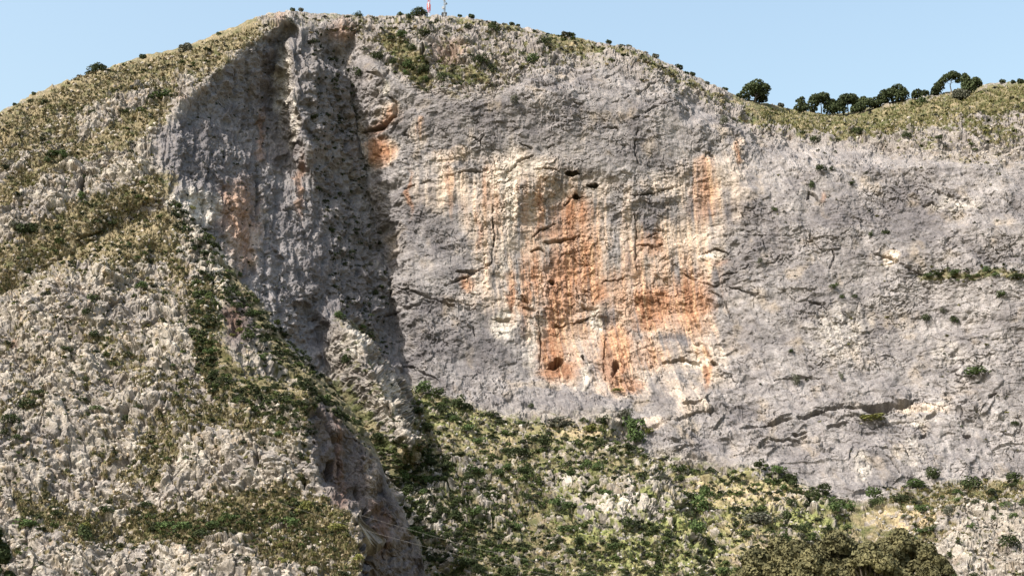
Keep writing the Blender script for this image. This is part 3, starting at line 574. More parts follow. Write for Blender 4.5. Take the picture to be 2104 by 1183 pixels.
# -- shrubs the photograph shows one by one: px, py, size, kind, wide, tall, label
HB = [
 (190,236,15,'dark',1,1,'small dark shrub at the foot of a grey outcrop on the upper left slope'),
 (55,480,44,'dark',1,.9,'large dark shrub beside the left edge, above the wide dry grass band'),
 (30,470,26,'grey',1,.9,'grey green shrub against the left edge beside the large dark shrub'),
 (115,320,34,'green',1.3,.7,'bright green low shrub in the grass strip of the upper left slope'),
 (100,338,20,'green',1,.9,'small green shrub just under the bright green one of the upper left strip'),
 (130,332,20,'green',1,.9,'small green shrub right of its twin in the upper left grass strip'),
 (335,205,36,'green',1,.8,'green shrub in the notch left of the shaded wall edge'),
 (312,215,18,'dark',1,1,'small dark shrub touching the green shrub in the notch'),
 (190,622,28,'dark',1,.9,'dark round shrub, upper one of a pair on bare left slope'),
 (183,652,26,'dark',1,.9,'dark round shrub, lower one of a pair on bare left slope'),
 (193,692,22,'dark',1,1,'dark shrub a little below the pair on bare left slope'),
 (138,722,24,'dark',1.2,.7,'flat dark shrub on pale rock left of the middle of the ridge'),
 (172,360,15,'dark',.8,1.5,'narrow dark shrub at top of the short cleft on the left slope'),
 (168,405,20,'green',.8,1.4,'tall green shrub at bottom of the short cleft on the left slope'),
 (60,840,34,'dark',1,.9,'middle dark shrub of the diagonal row near the left edge'),
 (25,876,38,'dark',1,.9,'biggest dark shrub at the low end of the diagonal row by the left edge'),
 (78,822,24,'dark',1,.9,'upper dark shrub of the diagonal row near the left edge'),
 (10,895,18,'dark',1,1,'small dark shrub cut by the left edge below the diagonal row'),
 (36,912,18,'dark',1,1,'round dark shrub on rock, left one of three below the diagonal row'),
 (62,912,15,'dark',1,1,'round green shrub on rock, right one of three below the diagonal row'),
 (178,1098,40,'dark',.9,1.2,'tall dark shrub with olive top near the lower left corner'),
 (172,1076,26,'olive',1,.9,'olive topped shrub behind the tall dark shrub at lower left'),
 (118,1052,26,'dark',1,.7,'blackish flat shrub under a rock edge at lower left'),
 (55,1070,36,'green',1.3,.8,'spreading green shrub near the lower left corner'),
 (290,598,26,'green',1,.9,'green shrub alone on the pale rock left of the crest'),
 (230,460,20,'dark',1,.8,'dark shrub at the end of the white rock band on the left slope'),
 (205,855,24,'green',1,.7,'flat green shrub on grey rock left of the dark cleft'),
 (288,836,18,'dark',1,1,'small round dark shrub by the top of the dark cleft'),
 (260,850,24,'dark',.9,1.3,'tall dark shrub in the dark cleft of the lower left ridge'),
 (298,1035,24,'dark',1,1,'dark shrub at left end of the green belt on the ridge'),
 (225,1046,26,'dark',1.2,.7,'low dark shrub left of the green belt on the ridge'),
 (340,1078,34,'green',1.2,.8,'green shrub in the green belt, leftmost large one'),
 (372,1088,36,'green',1.2,.8,'green shrub in the green belt, second large one from left'),
 (405,1100,34,'dark',1.2,.8,'dark shrub in the green belt, third large one from left'),
 (445,1082,34,'green',1.2,.8,'green shrub in the green belt, fourth large one from left'),
 (478,1072,28,'green',1.2,.8,'green shrub in the green belt, rightmost large one'),
 (690,355,0,'dark',1,1,''),
 (1690,355,26,'dark',1,.9,'dark shrub high on the right wall below the saddle'),
 (1712,350,14,'dark',1,1,'small shrub touching the dark one high on the right wall'),
 (1666,386,18,'dark',.8,1.6,'narrow dark shrub hanging beside an orange chip on the right wall'),
 (1750,378,14,'dark',1,1,'lone small shrub on the upper right wall'),
 (1676,290,24,'dark',1,.9,'dark shrub on the rock just under the saddle'),
 (1762,281,26,'dark',1.1,.8,'dark shrub where the saddle grass meets rock'),
 (1862,282,20,'dark',1,1,'dark shrub on rock below the right grass slope'),
 (1928,286,16,'dark',1,1,'small dark shrub right of its neighbour below the right grass slope'),
 (1853,244,16,'dark',1,1,'small dark shrub alone in the saddle grass'),
 (1897,214,22,'green',1,1,'round green shrub in the grass below the right skyline'),
 (1483,252,26,'grey',.9,1.3,'grey green tree-like shrub on the rib right of the dome'),
 (1715,588,20,'dark',1,1,'dark shrub in the middle of the right wall, upper of two'),
 (1730,610,13,'dark',1,1,'small dark shrub in the middle of the right wall, lower of two'),
 (1757,606,12,'dark',1,1,'tiny dark shrub right of the pair in the right wall'),
 (1635,778,26,'grey',.8,1.5,'tall grey shrub low on the right wall'),
 (1728,775,14,'grey',.7,2.0,'thin leaning shrub in a crack low on the right wall'),
 (1902,656,22,'dark',1,1,'dark shrub on right wall below the green ledge, left of two'),
 (1960,658,24,'dark',1,1,'dark shrub on right wall below the green ledge, right of two'),
 (1940,640,16,'grey',1,1,'grey shrub just above the two dark ones on the right wall'),
 (2005,765,42,'green',1.3,.6,'flat green shrub on a low step at the right'),
 (2058,608,22,'dark',1,1,'dark shrub right below the green ledge'),
 (1818,476,20,'dark',1,.8,'dark shrub on top of the pale rock stub'),
 (1790,483,14,'dark',.7,1.3,'thin dark shrub left of the pale rock stub'),
 (1560,540,15,'grey',1,1.2,'small grey shrub right of the orange streaks'),
 (1625,720,12,'dark',1,1,'tiny dark shrub low in the right wall'),
 (1592,432,14,'dark',1,1.1,'small shrub on the plain grey wall right of the streaks'),
 (1790,858,44,'olive',1.3,.5,'olive grass mound under the long dark overhang'),
 (2085,870,16,'dark',1,1,'small dark shrub at right edge above the foot slopes'),
 (1057,210,20,'grey',.9,1.3,'grey shrub high in the middle of the wall'),
 (774,116,28,'dark',1,1,'dark shrub left of the summit gully'),
 (742,152,30,'dark',1,1.2,'large dark shrub at the top of the shaded wall'),
 (1020,66,36,'dark',1,.9,'largest dark shrub right of the masts, near the summit'),
 (963,66,20,'dark',1,1,'dark shrub between the masts and the largest summit shrub'),
 (1095,104,34,'green',1,1,'green shrub above the wall below the right skyline'),
 (1118,90,24,'dark',1,1,'dark shrub right of the green shrub above the wall'),
 (990,120,32,'dark',1,.9,'dark shrub right of the summit cave, left of two'),
 (1015,126,28,'dark',1,1,'dark shrub right of the summit cave, right of two'),
 (905,152,26,'dark',.9,1.3,'tall dark shrub just under the summit cave'),
 (875,78,24,'dark',1.2,.7,'dark shrub above the summit cave'),
 (840,38,20,'dark',1,1,'small dark shrub on the crest left of the masts'),
 (735,36,18,'dark',1,1,'dark shrub on the crest above the shaded wall'),
 (590,44,22,'grey',1,1.2,'brown grey shrub in the notch at the left end of the summit'),
 (1300,870,52,'green',1,1,'large green shrub in the notch at the foot of the wall'),
 (1312,896,44,'green',1,1,'large green shrub lower in the notch at the foot of the wall'),
 (1283,852,34,'grey',1,1.1,'grey green shrub at the top of the foot notch'),
 (1330,884,24,'olive',1,1,'olive shrub at the right side of the foot notch'),
 (1268,800,22,'olive',1.2,.6,'olive tuft on the wall straight above the foot notch'),
 (1150,868,46,'grey',1.2,.8,'wide grey green shrub against the foot of the wall'),
 (1090,835,14,'dark',1,1.2,'small dark shrub a little up the wall foot'),
 (1215,876,30,'olive',1.2,.7,'olive shrub right of the wide grey green one'),
 (1240,862,26,'dark',1,1,'dark shrub near the foot notch on its left'),
 (870,802,40,'green',1,1,'green shrub at the upper left tip of the foot slopes'),
 (900,812,34,'dark',1,.9,'dark shrub near the upper left tip of the foot slopes'),
 (945,832,36,'dark',1,1.2,'tall dark shrub against the wall at the upper foot slope'),
 (962,838,26,'dark',1,1,'dark shrub right of the tall one at the upper foot slope'),
 (1010,852,28,'grey',1.1,.8,'grey shrub against the wall right of the upper tip'),
 (1880,992,40,'green',1.1,.8,'bright green shrub at the foot of the right wall'),
 (1920,978,34,'dark',.9,1.2,'dark tall shrub at the foot of the right wall'),
 (1800,1022,36,'green',1,1,'green shrub right of the bare foot triangle'),
 (1803,1045,30,'dark',1,1,'dark shrub under the green one right of the foot triangle'),
 (1852,1032,38,'dark',1,.9,'round dark shrub on the terrace above the near trees'),
 (1995,1002,42,'dark',1.1,.9,'large dark shrub at right on the terrace'),
 (2035,1015,24,'dark',1,1,'dark shrub right of the large one on the terrace'),
 (2090,992,34,'dark',1,1,'dark shrub at the right edge on the terrace'),
 (1878,1030,24,'dark',1,1,'dark shrub next to the round one on the terrace'),
 (1426,1048,48,'green',1,1.1,'large green shrub, upper of two in the centre gully'),
 (1418,1090,44,'green',1,1,'large green shrub, lower of two in the centre gully'),
 (1455,1012,34,'green',1,1,'green shrub above the two large ones in the centre gully'),
 (1558,1072,44,'grey',1.2,.9,'wide grey green shrub on the slope left above the near trees'),
 (1652,1085,30,'dark',1,1,'dark shrub just above the near trees'),
 (1640,1095,22,'dark',1,1,'small dark shrub at the edge of the near trees'),
 (2075,1115,38,'dark',1,1.1,'dark shrub on white rock near the lower right corner'),
 (1955,1130,20,'dark',1,1,'small dark shrub on white rock right of the near trees'),
 (1945,1068,28,'grey',.9,1.1,'grey pointed shrub on the terrace edge'),
 (1295,1072,32,'dark',.8,1.4,'dark pointed shrub on the lower middle slope'),
 (1120,910,34,'dark',1,1.3,'tall dark shrub on the upper middle slope'),
 (960,885,30,'green',1,.9,'round green shrub in the yellow grass of the upper slope'),
 (700,650,26,'green',1,.8,'green shrub on top of the buttress in the gully'),
 (745,668,24,'green',1,.8,'green shrub on the right shoulder of the gully buttress'),
 (765,690,22,'dark',1,1.2,'dark shrub at the right edge of the gully buttress'),
 (715,740,30,'dark',.9,1.2,'dark shrub on the face of the gully buttress'),
 (390,430,14,'olive',1,1,'small olive shrub on the very crest against the shaded wall'),
 (435,492,16,'olive',1,1,'yellowish shrub on the crest against the shaded wall'),
 (495,562,18,'dark',.8,1.3,'dark little tree on the crest against the shaded wall'),
 (512,690,34,'dark',1,.9,'black shaded shrub under the brown rock of the ridge'),
]
for h in HB:
    if h[2]: bush(h[0], h[1], h[2], h[3], h[6], None, wide=h[4], tall=h[5])

# -- shrubs scattered over the slopes, in groups nothing tells apart
CREGION = [(835,792),(900,812),(1030,860),(1150,872),(1250,870),(1330,935),(1450,952),(1555,962),(1640,1000),(1740,1050),(1760,1110),(1740,1190),(880,1190),(862,1140),(800,990),(830,930)]
regions = [
 (CREGION, 72, (18,38), ('dark','dark','green','dark','green'), 'dark green rounded shrub among many on the foot slopes', 'shrubs on the foot slopes', .9),
 ([(770,890),(860,915),(1000,1000),(1090,1183),(890,1183),(810,990)], 18, (18,34), ('dark','green','dark'), 'dark shrub in the dense belt right of the brown cliff', 'dense belt of shrubs', 1),
 ([(1560,950),(1640,975),(1740,1035),(1755,1060),(1700,1060),(1600,1000),(1550,965)], 14, (18,32), ('green','green','dark'), 'green shrub in the dense diagonal strip at the foot of the right wall', 'shrubs in the diagonal strip', 1),
 ([(1790,1010),(2104,995),(2104,1080),(1960,1100),(1900,1120),(1780,1080)], 12, (14,26), ('dark','green'), 'dark shrub scattered on the terrace at lower right', 'shrubs on the right terrace', 1),
 ([(1940,1110),(2104,1040),(2104,1183),(1950,1183)], 6, (14,26), ('dark','green'), 'shrub between white rocks at lower right', 'shrubs between white rocks', 1),
 ([(400,590),(470,570),(580,700),(680,800),(760,880),(640,830),(540,800),(430,770)], 16, (16,30), ('green','green','dark','olive'), 'green shrub in the thicket behind the ridge crest', 'thicket behind the crest', 1),
 ([(640,1020),(740,1060),(750,1183),(560,1183),(560,1080)], 8, (16,30), ('green','dark','olive'), 'shrub on the ridge beside the brown shaded cliff', 'shrubs beside the brown cliff', 1),
 ([(0,600),(330,450),(440,640),(430,780),(640,820),(645,980),(560,1100),(560,1183),(0,1183)], 18, (11,19), ('dark','dark','grey','green'), 'small dark shrub dotted over the pale rocky ridge', 'small shrubs on the pale ridge', 1),
 ([(1890,560),(2104,555),(2104,578),(1900,578)], 9, (13,22), ('green','dark'), 'green shrub in the row on the right wall ledge', 'shrubs on the wall ledge', .8),
]
regions2 = [([(780,70),(830,70),(880,160),(860,185),(800,120)], 8, (14,26), ('dark','green'), 'dark shrub in the steep summit gully', 'shrubs in the summit gully', 1)]
placed = [(h[0], h[1], h[2]) for h in HB]
MARKS = [(1300,884,'the large notch shrubs'),(1150,868,'the wide grey shrub at the wall foot'),(945,832,'the tall shrub at the upper tip'),(870,802,'the upper left tip of the foot slopes'),
 (960,885,'the round green shrub in yellow grass'),(1120,910,'the tall upper middle shrub'),(1426,1070,'the two big gully shrubs'),(1558,1072,'the wide grey shrub above the near trees'),(1295,1072,'the pointed lower middle shrub'),
 (1640,1092,'the near trees'),(1852,1032,'the round terrace shrub'),(1995,1002,'the large right terrace shrub'),(1920,978,'the tall shrub under the right wall'),(1800,1034,'the bare foot triangle'),(2075,1115,'the shrub on white rock'),
 (1945,1068,'the grey pointed terrace shrub'),(1270,1030,'the pale rock rib'),(700,650,'the gully buttress top'),(512,690,'the brown rock hollow'),(430,640,'the white crest rocks'),(186,637,'the pair of shrubs on bare slope'),(178,1098,'the tall olive topped shrub'),
 (405,1095,'the green belt of the ridge'),(260,850,'the dark cleft shrub'),(60,840,'the diagonal row of shrubs'),(745,1090,'the reddish foot of the brown cliff'),(650,900,'the upper end of the brown cliff'),(1000,1170,'the bottom edge beside the cables'),(1170,990,'the white rocks of mid slope'),
 (1200,1150,'the bottom edge, lower middle'),(1480,1160,'the bottom edge left of near trees'),(560,790,'the thicket top'),(905,152,'the summit cave shrub'),(1100,1060,'the lower left middle slope'),(1958,566,'the middle of the wall ledge'),(2085,560,'the right end of the ledge'),(1040,930,'the yellow upper slope'),(900,1000,'the middle of the dense belt')]
DIRS = ['right of', 'below and right of', 'below', 'below and left of', 'left of', 'above and left of', 'above', 'above and right of']
ORD = ['', 'second ', 'third ', 'fourth ', 'fifth ', 'sixth ', 'seventh ', 'eighth ']
SIZ = {0: 'small', 1: 'middling', 2: 'large'}; HUE = {'dark': 'dark', 'green': 'green', 'olive': 'olive', 'grey': 'grey green'}
SCAT = []
def name_scattered():
    used = {}
    items = []
    for o, px, py, s, kind in SCAT:
        m = min(MARKS, key=lambda q: (q[0]-px)**2+(q[1]-py)**2); d = math.hypot(px-m[0], py-m[1])
        sec = int(round((math.degrees(math.atan2(py-m[1], px-m[0])) % 360)/45)) % 8
        items.append((d, o, m[2], sec, SIZ[0 if s < 18 else 1 if s < 26 else 2]+' '+HUE[kind]))
    items.sort(key=lambda t: t[0])
    for d, o, m, sec, look in items:
        k = (look, m, sec); n = used.get(k, 0); used[k] = n+1
        o['label'] = f"{ORD[min(n, 7)]}{look} shrub {DIRS[sec]} {m}"
def scatter(regs):
    for pts, cnt, (s0, s1), kinds, lab, grp, tall in regs:
        xs = [p[0] for p in pts]; ys = [p[1] for p in pts]; k = 0; tries = 0
        while k < cnt and tries < 6000:
            tries += 1
            px = random.uniform(min(xs), max(xs)); py = random.uniform(min(ys), max(ys))
            if not inpoly(px, py, pts): continue
            s = s0+(s1-s0)*random.random()**1.6
            if any((px-a)**2+(py-b)**2 < (.42*(s+c))**2 for a, b, c in placed): continue
            p, n, cov, cw = surf(px, py)
            if cov < .35 and random.random() < .75: continue
            placed.append((px, py, s)); k += 1
            kd = random.choice(kinds); SCAT.append((None, px, py, s, kd)); SCAT[-1] = (bush(px, py, s, kd, lab, grp, tall=tall*random.uniform(.8, 1.25), wide=random.uniform(.85, 1.45)), px, py, s, kd)
scatter(regions2); scatter(regions); name_scattered()

# -- the low scrub nobody could count: one object
def scrubstuff(name, N, spec, label, cat, base, nv=4, qn=46, qs=.12):
    protos = [leafcloud(700+v, lumps(650+v, 4, .6), qn, qs, .7) for v in range(nv)]
    big = [leafcloud(740+v, lumps(690+v, 6, .8), 170, .07, .6) for v in range(nv)]
    VV = []; TT = []
    for pts, cnt, (s0, s1), tints, need in spec:
        xs = [p[0] for p in pts]; ys = [p[1] for p in pts]; k = 0; tries = 0
        while k < cnt and tries < cnt*40:
            tries += 1
            px = random.uniform(min(xs), max(xs)); py = random.uniform(min(ys), max(ys))
            if not inpoly(px, py, pts): continue
            p, n, cov, cw = surf(px, py)
            if cov < need and random.random() < .85: continue
            k += 1
            sp = s0+(s1-s0)*random.random()**1.8; s = sp*p.length/F
            a = random.random()*6.28; c_, s_ = math.cos(a), math.sin(a)
            q = (big if sp > 11.5 else protos)[random.randrange(nv)]
            v = np.stack([(q[:, 0]*c_-q[:, 1]*s_)*s*1.15, (q[:, 0]*s_+q[:, 1]*c_)*s*1.15, q[:, 2]*s*random.uniform(.7, 1.1)], 1)+np.array([p.x, p.y, p.z-.12*s])
            t = np.array(random.choice(tints))*random.uniform(.7, 1.35)
            VV.append(v); TT.append(np.repeat(t[None], len(v), 0))
    me = quadmesh(name, np.concatenate(VV), LM['stuff'], np.concatenate(TT))
    o = bpy.data.objects.new(name, me); col.objects.link(o); tag(o, label, cat, kind='stuff'); return o
D, G_, O_, Gy, Dry = (.028,.036,.016), (.048,.064,.020), (.105,.10,.034), (.062,.062,.046), (.15,.118,.062)
LEFT = [(0,235),(200,150),(380,100),(600,35),(520,90),(440,150),(370,225),(305,290),(340,400),(430,520),(440,640),(430,780),(640,815),(650,985),(740,1060),(745,1190),(0,1190)]
SUMMIT = [(600,35),(900,40),(1100,68),(1300,106),(1450,180),(1560,240),(1500,260),(1380,190),(1250,140),(1120,140),(1000,190),(860,190),(760,120),(640,80)]
scrubstuff('scrub', 0, [
  (CREGION, 1900, (6,18), (D,D,D,G_,G_,Gy), .25),
  (CREGION, 300, (13,27), (D,G_,G_), .1),
  ([(760,880),(860,915),(1000,1000),(1110,1190),(890,1190),(800,990)], 800, (7,19), (D,D,G_,G_), .1),
  (LEFT, 170, (11,22), (D,D,G_), .3),
  ([(0,235),(200,150),(380,100),(600,35),(440,150),(305,290),(340,400),(340,470),(0,600)], 1100, (4,12), (G_,O_,Gy,Dry,Dry,Dry,D), .3),
  ([(0,600),(340,450),(440,640),(430,780),(640,815),(650,985),(740,1060),(745,1190),(0,1190)], 2100, (4,15), (D,D,G_,G_,O_,Gy,Dry), .3),
  ([(400,560),(440,640),(440,760),(560,800),(650,840),(640,900),(540,860),(420,800),(390,680)], 420, (9,23), (D,D,G_), .0),
  ([(300,1055),(420,1075),(620,1030),(640,1060),(480,1110),(320,1110)], 200, (8,20), (D,G_,G_), .0),
  ([(340,400),(385,445),(475,565),(530,622),(680,790),(760,890),(720,880),(560,760),(440,600),(360,480)], 420, (8,21), (D,D,D,G_), .0),
  ([(400,590),(470,570),(580,700),(680,800),(760,880),(640,830),(540,800),(430,770)], 330, (7,15), (D,G_,G_,O_), .2),
  ([(640,820),(760,880),(850,1000),(900,1190),(880,1190),(800,990),(740,900)], 120, (6,13), (D,G_), .2),
  ([(300,1060),(500,1040),(640,1030),(740,1090),(745,1190),(540,1190),(400,1120)], 320, (7,15), (D,G_,G_,O_,Dry), .2),
  (SUMMIT, 520, (5,14), (D,Gy,G_,Dry), .2),
  ([(1560,225),(1660,238),(1740,245),(1850,215),(2104,175),(2104,340),(1700,320),(1560,290)], 300, (4,12), (D,Gy,G_,O_), .2),
  ([(640,80),(720,120),(790,540),(810,740),(700,640),(650,430)], 420, (5,15), (D,D,Gy), .0),
  ([(380,240),(560,120),(560,300),(600,700),(480,560),(330,330)], 160, (4,11), (D,D,Gy), .0),
  ([(1560,320),(2104,340),(2104,960),(1750,1000),(1560,900)], 240, (3,10), (D,Gy,Gy,O_), .0),
  ([(850,200),(1560,280),(1560,900),(850,760)], 60, (3,6), (Gy,O_), .0),
  ([(1780,1000),(2104,990),(2104,1190),(1930,1190),(1900,1110)], 330, (5,14), (D,G_,Gy,O_), .25),
  ([(690,650),(770,690),(850,900),(760,880),(680,740)], 110, (5,12), (D,G_,Gy), .1),
  ([(1560,950),(1640,975),(1740,1035),(1755,1060),(1700,1060),(1600,1000),(1550,965)], 160, (6,14), (D,G_,G_), .0),
  ([(1890,558),(2104,552),(2104,580),(1900,582)], 90, (5,12), (D,G_,O_), .0),
 ], 'low dark and grey green scrub spread over the slopes and ledges', 'scrub', None)
# -- dry grass tufts: one object
def tufts(spec, name, label):
    VV = []; TT = []
    for pts, cnt, tints, h in spec:
        xs = [p[0] for p in pts]; ys = [p[1] for p in pts]; k = 0; tries = 0
        while k < cnt and tries < cnt*12:
            tries += 1
            px = random.uniform(min(xs), max(xs)); py = random.uniform(min(ys), max(ys))
            if not inpoly(px, py, pts): continue
            p, n, cov, cw = surf(px, py)
            if cov < .4: continue
            k += 1
            m = 7; an = rng.random(m)*6.283; le = h*(.5+rng.random(m)); w = .16+.1*rng.random(m); ti = .25+.45*rng.random(m)
            dx, dy = np.cos(an), np.sin(an)
            bx = p.x+.15*dx; by = p.y+.15*dy; bz = np.full(m, p.z-.15)
            tx, ty, tz = bx+dx*ti*le, by+dy*ti*le, bz+le
            V = np.stack([np.stack([bx-dy*w, by+dx*w, bz], 1), np.stack([bx+dy*w, by-dx*w, bz], 1), np.stack([tx+dy*w*.5, ty-dx*w*.5, tz], 1), np.stack([tx-dy*w*.5, ty+dx*w*.5, tz], 1)], 1).reshape(-1, 3)
            t = np.array(random.choice(tints))*random.uniform(.7, 1.3)
            VV.append(V); TT.append(np.repeat(t[None], len(V), 0))
    me = quadmesh(name, np.concatenate(VV), LM['stuff'], np.concatenate(TT))
    o = bpy.data.objects.new(name, me); col.objects.link(o); tag(o, label, 'grass', kind='stuff')
tufts([(LEFT, 11000, ((.19,.16,.088),(.15,.13,.068),(.10,.10,.042),(.23,.19,.115)), .8),
       (CREGION, 4500, ((.20,.20,.075),(.14,.165,.055),(.21,.18,.095)), .7),
       ([(1560,225),(1660,238),(1740,245),(1850,215),(2104,175),(2104,280),(1700,290),(1560,270)], 2600, ((.18,.17,.075),(.13,.135,.05),(.2,.175,.09)), .8),
       (SUMMIT, 900, ((.16,.14,.06),(.12,.11,.045)), .7),
       ([(1780,1000),(2104,990),(2104,1190),(1930,1190),(1900,1110)], 1200, ((.18,.16,.07),(.22,.185,.1)), .7)],
      'grass', 'dry yellow brown grass tufts covering the gentler slopes')

# -- loose rocks: one object
def rocks():
    import itertools
    t = (1+5**.5)/2
    iv = np.array([(-1,t,0),(1,t,0),(-1,-t,0),(1,-t,0),(0,-1,t),(0,1,t),(0,-1,-t),(0,1,-t),(t,0,-1),(t,0,1),(-t,0,-1),(-t,0,1)], float); iv /= np.linalg.norm(iv[0])
    fa = [(0,11,5),(0,5,1),(0,1,7),(0,7,10),(0,10,11),(1,5,9),(5,11,4),(11,10,2),(10,7,6),(7,1,8),(3,9,4),(3,4,2),(3,2,6),(3,6,8),(3,8,9),(4,9,5),(2,4,11),(6,2,10),(8,6,7),(9,8,1)]
    vs = list(iv); cache = {}; nf = []
    def mid(a, b):
        k = (min(a, b), max(a, b))
        if k not in cache: m = vs[a]+vs[b]; vs.append(m/np.linalg.norm(m)); cache[k] = len(vs)-1
        return cache[k]
    for a, b, c in fa:
        x, y, z = mid(a, b), mid(b, c), mid(c, a); nf += [(a,x,z),(b,y,x),(c,z,y),(x,y,z)]
    vs = np.array(vs); nf = np.array(nf)
    protos = []
    for k in range(8):
        r = np.random.default_rng(900+k); v = vs.copy()
        for _ in range(7):
            n = r.normal(size=3); n /= np.linalg.norm(n); c = .45+.35*r.random(); dd = v@n; v = v-np.outer(np.maximum(dd-c, 0), n)
        protos.append(v*r.uniform(.85, 1.15, (len(v), 1)))
    VV = []; FF = []; CC = []; off = 0
    for pts, cnt, (s0, s1), cols in [(LEFT, 5200, (3,10), ((.34,.30,.26),(.42,.38,.33),(.27,.24,.21),(.32,.26,.19))), (CREGION, 1500, (3,9), ((.34,.31,.28),(.42,.39,.35))),
            ([(1780,1060),(2104,1020),(2104,1190),(1930,1190)], 800, (3,11), ((.34,.31,.275),(.28,.255,.225))), ([(1650,260),(2104,230),(2104,420),(1650,340)], 700, (3,8), ((.31,.28,.24),(.36,.32,.28))), (SUMMIT, 500, (3,9), ((.24,.22,.20),(.3,.275,.25))),
            ([(335,400),(430,500),(470,570),(450,690),(420,700),(400,600),(345,480)], 240, (4,10), ((.38,.36,.32),(.32,.30,.27)))]:
        xs = [p[0] for p in pts]; ys = [p[1] for p in pts]; k = 0
        while k < cnt:
            px = random.uniform(min(xs), max(xs)); py = random.uniform(min(ys), max(ys))
            if not inpoly(px, py, pts): continue
            k += 1
            p, n, cov, cw = surf(px, py)
            if cw > .6: continue
            s = (s0+(s1-s0)*random.random()**2.2)*.5*p.length/F
            v = protos[random.randrange(8)]*np.array([random.uniform(.8,1.3), random.uniform(.8,1.2), random.uniform(.6,1.2)])*s
            Rm = np.array(Euler((random.uniform(-.4,.4), random.uniform(-.4,.4), random.random()*6.28)).to_matrix())
            v = v@Rm.T+np.array(p)-np.array(n)*s*.15
            VV.append(v); FF.append(nf+off); off += len(v)
            c = np.array(random.choice(cols))*random.uniform(.8, 1.12); CC.append(np.repeat(c[None], len(v), 0))
    V = np.concatenate(VV); Fc = np.concatenate(FF).astype(np.int32); Cc = np.concatenate(CC)
    me = bpy.data.meshes.new('loose_rocks'); me.vertices.add(len(V)); me.vertices.foreach_set('co', V.reshape(-1).astype(np.float32))
    me.loops.add(Fc.size); me.loops.foreach_set('vertex_index', Fc.reshape(-1)); me.polygons.add(len(Fc)); me.polygons.foreach_set('loop_start', np.arange(0, Fc.size, 3, dtype=np.int32)); me.update(calc_edges=True)
    at = me.attributes.new('albedo', 'FLOAT_COLOR', 'POINT'); c4 = np.ones((len(V), 4), np.float32); c4[:, :3] = Cc; at.data.foreach_set('color', c4.reshape(-1))
    me.materials.append(M_rock); o = bpy.data.objects.new('loose_rocks', me); col.objects.link(o)
    tag(o, 'pale limestone blocks and stones littering the open slopes', 'rocks', kind='stuff')
rocks()

# ------------------------------------------------------------------ trees
def tube(bm_v, bm_f, pts, rad, seg=7):
    base = len(bm_v); n = len(pts)
    for k, (p, r) in enumerate(zip(pts, rad)):
        d = (pts[min(k+1, n-1)]-pts[max(k-1, 0)]).normalized()
        u = d.orthogonal().normalized(); v = d.cross(u)
        for s in range(seg):
            a = 2*math.pi*s/seg; bm_v.append(p+(u*math.cos(a)+v*math.sin(a))*r)
    for k in range(n-1):
        for s in range(seg):
            a = base+k*seg+s; b = base+k*seg+(s+1) % seg
            bm_f.append((a, b, b+seg, a+seg))
    bm_f.append(tuple(base+s for s in range(seg))[::-1]); bm_f.append(tuple(base+(n-1)*seg+s for s in range(seg)))
def meshobj(name, v, f, mat, parent=None):
    me = bpy.data.meshes.new(name); me.from_pydata([tuple(x) for x in v], [], f); me.materials.append(mat)
    o = bpy.data.objects.new(name, me); col.objects.link(o)
    if parent: o.parent = parent
    return o
def tree(name, loc, h, lump, trunk_pts, trunk_r, leafmat, label, cat, group=None, nq=1500, qs=.05, bare=.0, squash=1.0):
    """lump: list of (x, y, z, r) in units of height h; trunk bends along trunk_pts and sends a limb to every lump"""
    root = bpy.data.objects.new(name, None); col.objects.link(root); root.location = loc; root.empty_display_size = h*.2
    tag(root, label, cat, group)
    v = []; f = []
    tp = [Vector(p)*h for p in trunk_pts]
    n = len(tp); tube(v, f, tp, [trunk_r*h*(1-.6*k/(n-1)) for k in range(n)])
    for (x, y, z, r) in lump:
        e = Vector((x, y, z))*h; s = tp[-1].lerp(tp[-2], random.random()*.8)
        m_ = s.lerp(e, .5)+Vector((random.uniform(-.02,.02)*h, random.uniform(-.02,.02)*h, .02*h))
        tube(v, f, [s, m_, e], [trunk_r*h*.34, trunk_r*h*.24, trunk_r*h*.1], 5)
    meshobj('trunk', v, f, M_bark, root)
    L = [(x*h, y*h, z*h, r*h) for x, y, z, r in lump]
    sd = random.randrange(9999); r0 = np.random.default_rng(sd)
    L2 = list(L)
    for (x, y, z, r) in L:
        for _ in range(6):
            d = r0.normal(size=3); d /= np.linalg.norm(d); L2.append((x+d[0]*r*.85, y+d[1]*r*.85, z+d[2]*r*.5*squash, r*r0.uniform(.25,.5)))
    me = quadmesh('crown', leafcloud(sd, L2, int(nq*1.35), qs*h, .8, squash), leafmat)
    c = bpy.data.objects.new('crown', me); col.objects.link(c); c.parent = root
    return root
def sky_y(px): return float(np.interp(px, skx, skyy))
def skytree(name, px, base_py, hpx, lump, label, tp=((0,0,-.05),(.02,0,.3),(0,0,.55)), tr=.03, mat='pine', grp=None, cat='pine tree', **k):
    p, n, _, _ = surf(px, max(base_py, sky_y(px)+3))
    h = hpx*p.length/F; lump = [(x, y, z, r*1.22) for x, y, z, r in lump]
    return tree(name, p-Vector((0, 0, .03*h)), h, lump, tp, tr, LM[mat], label, cat, grp, **k)
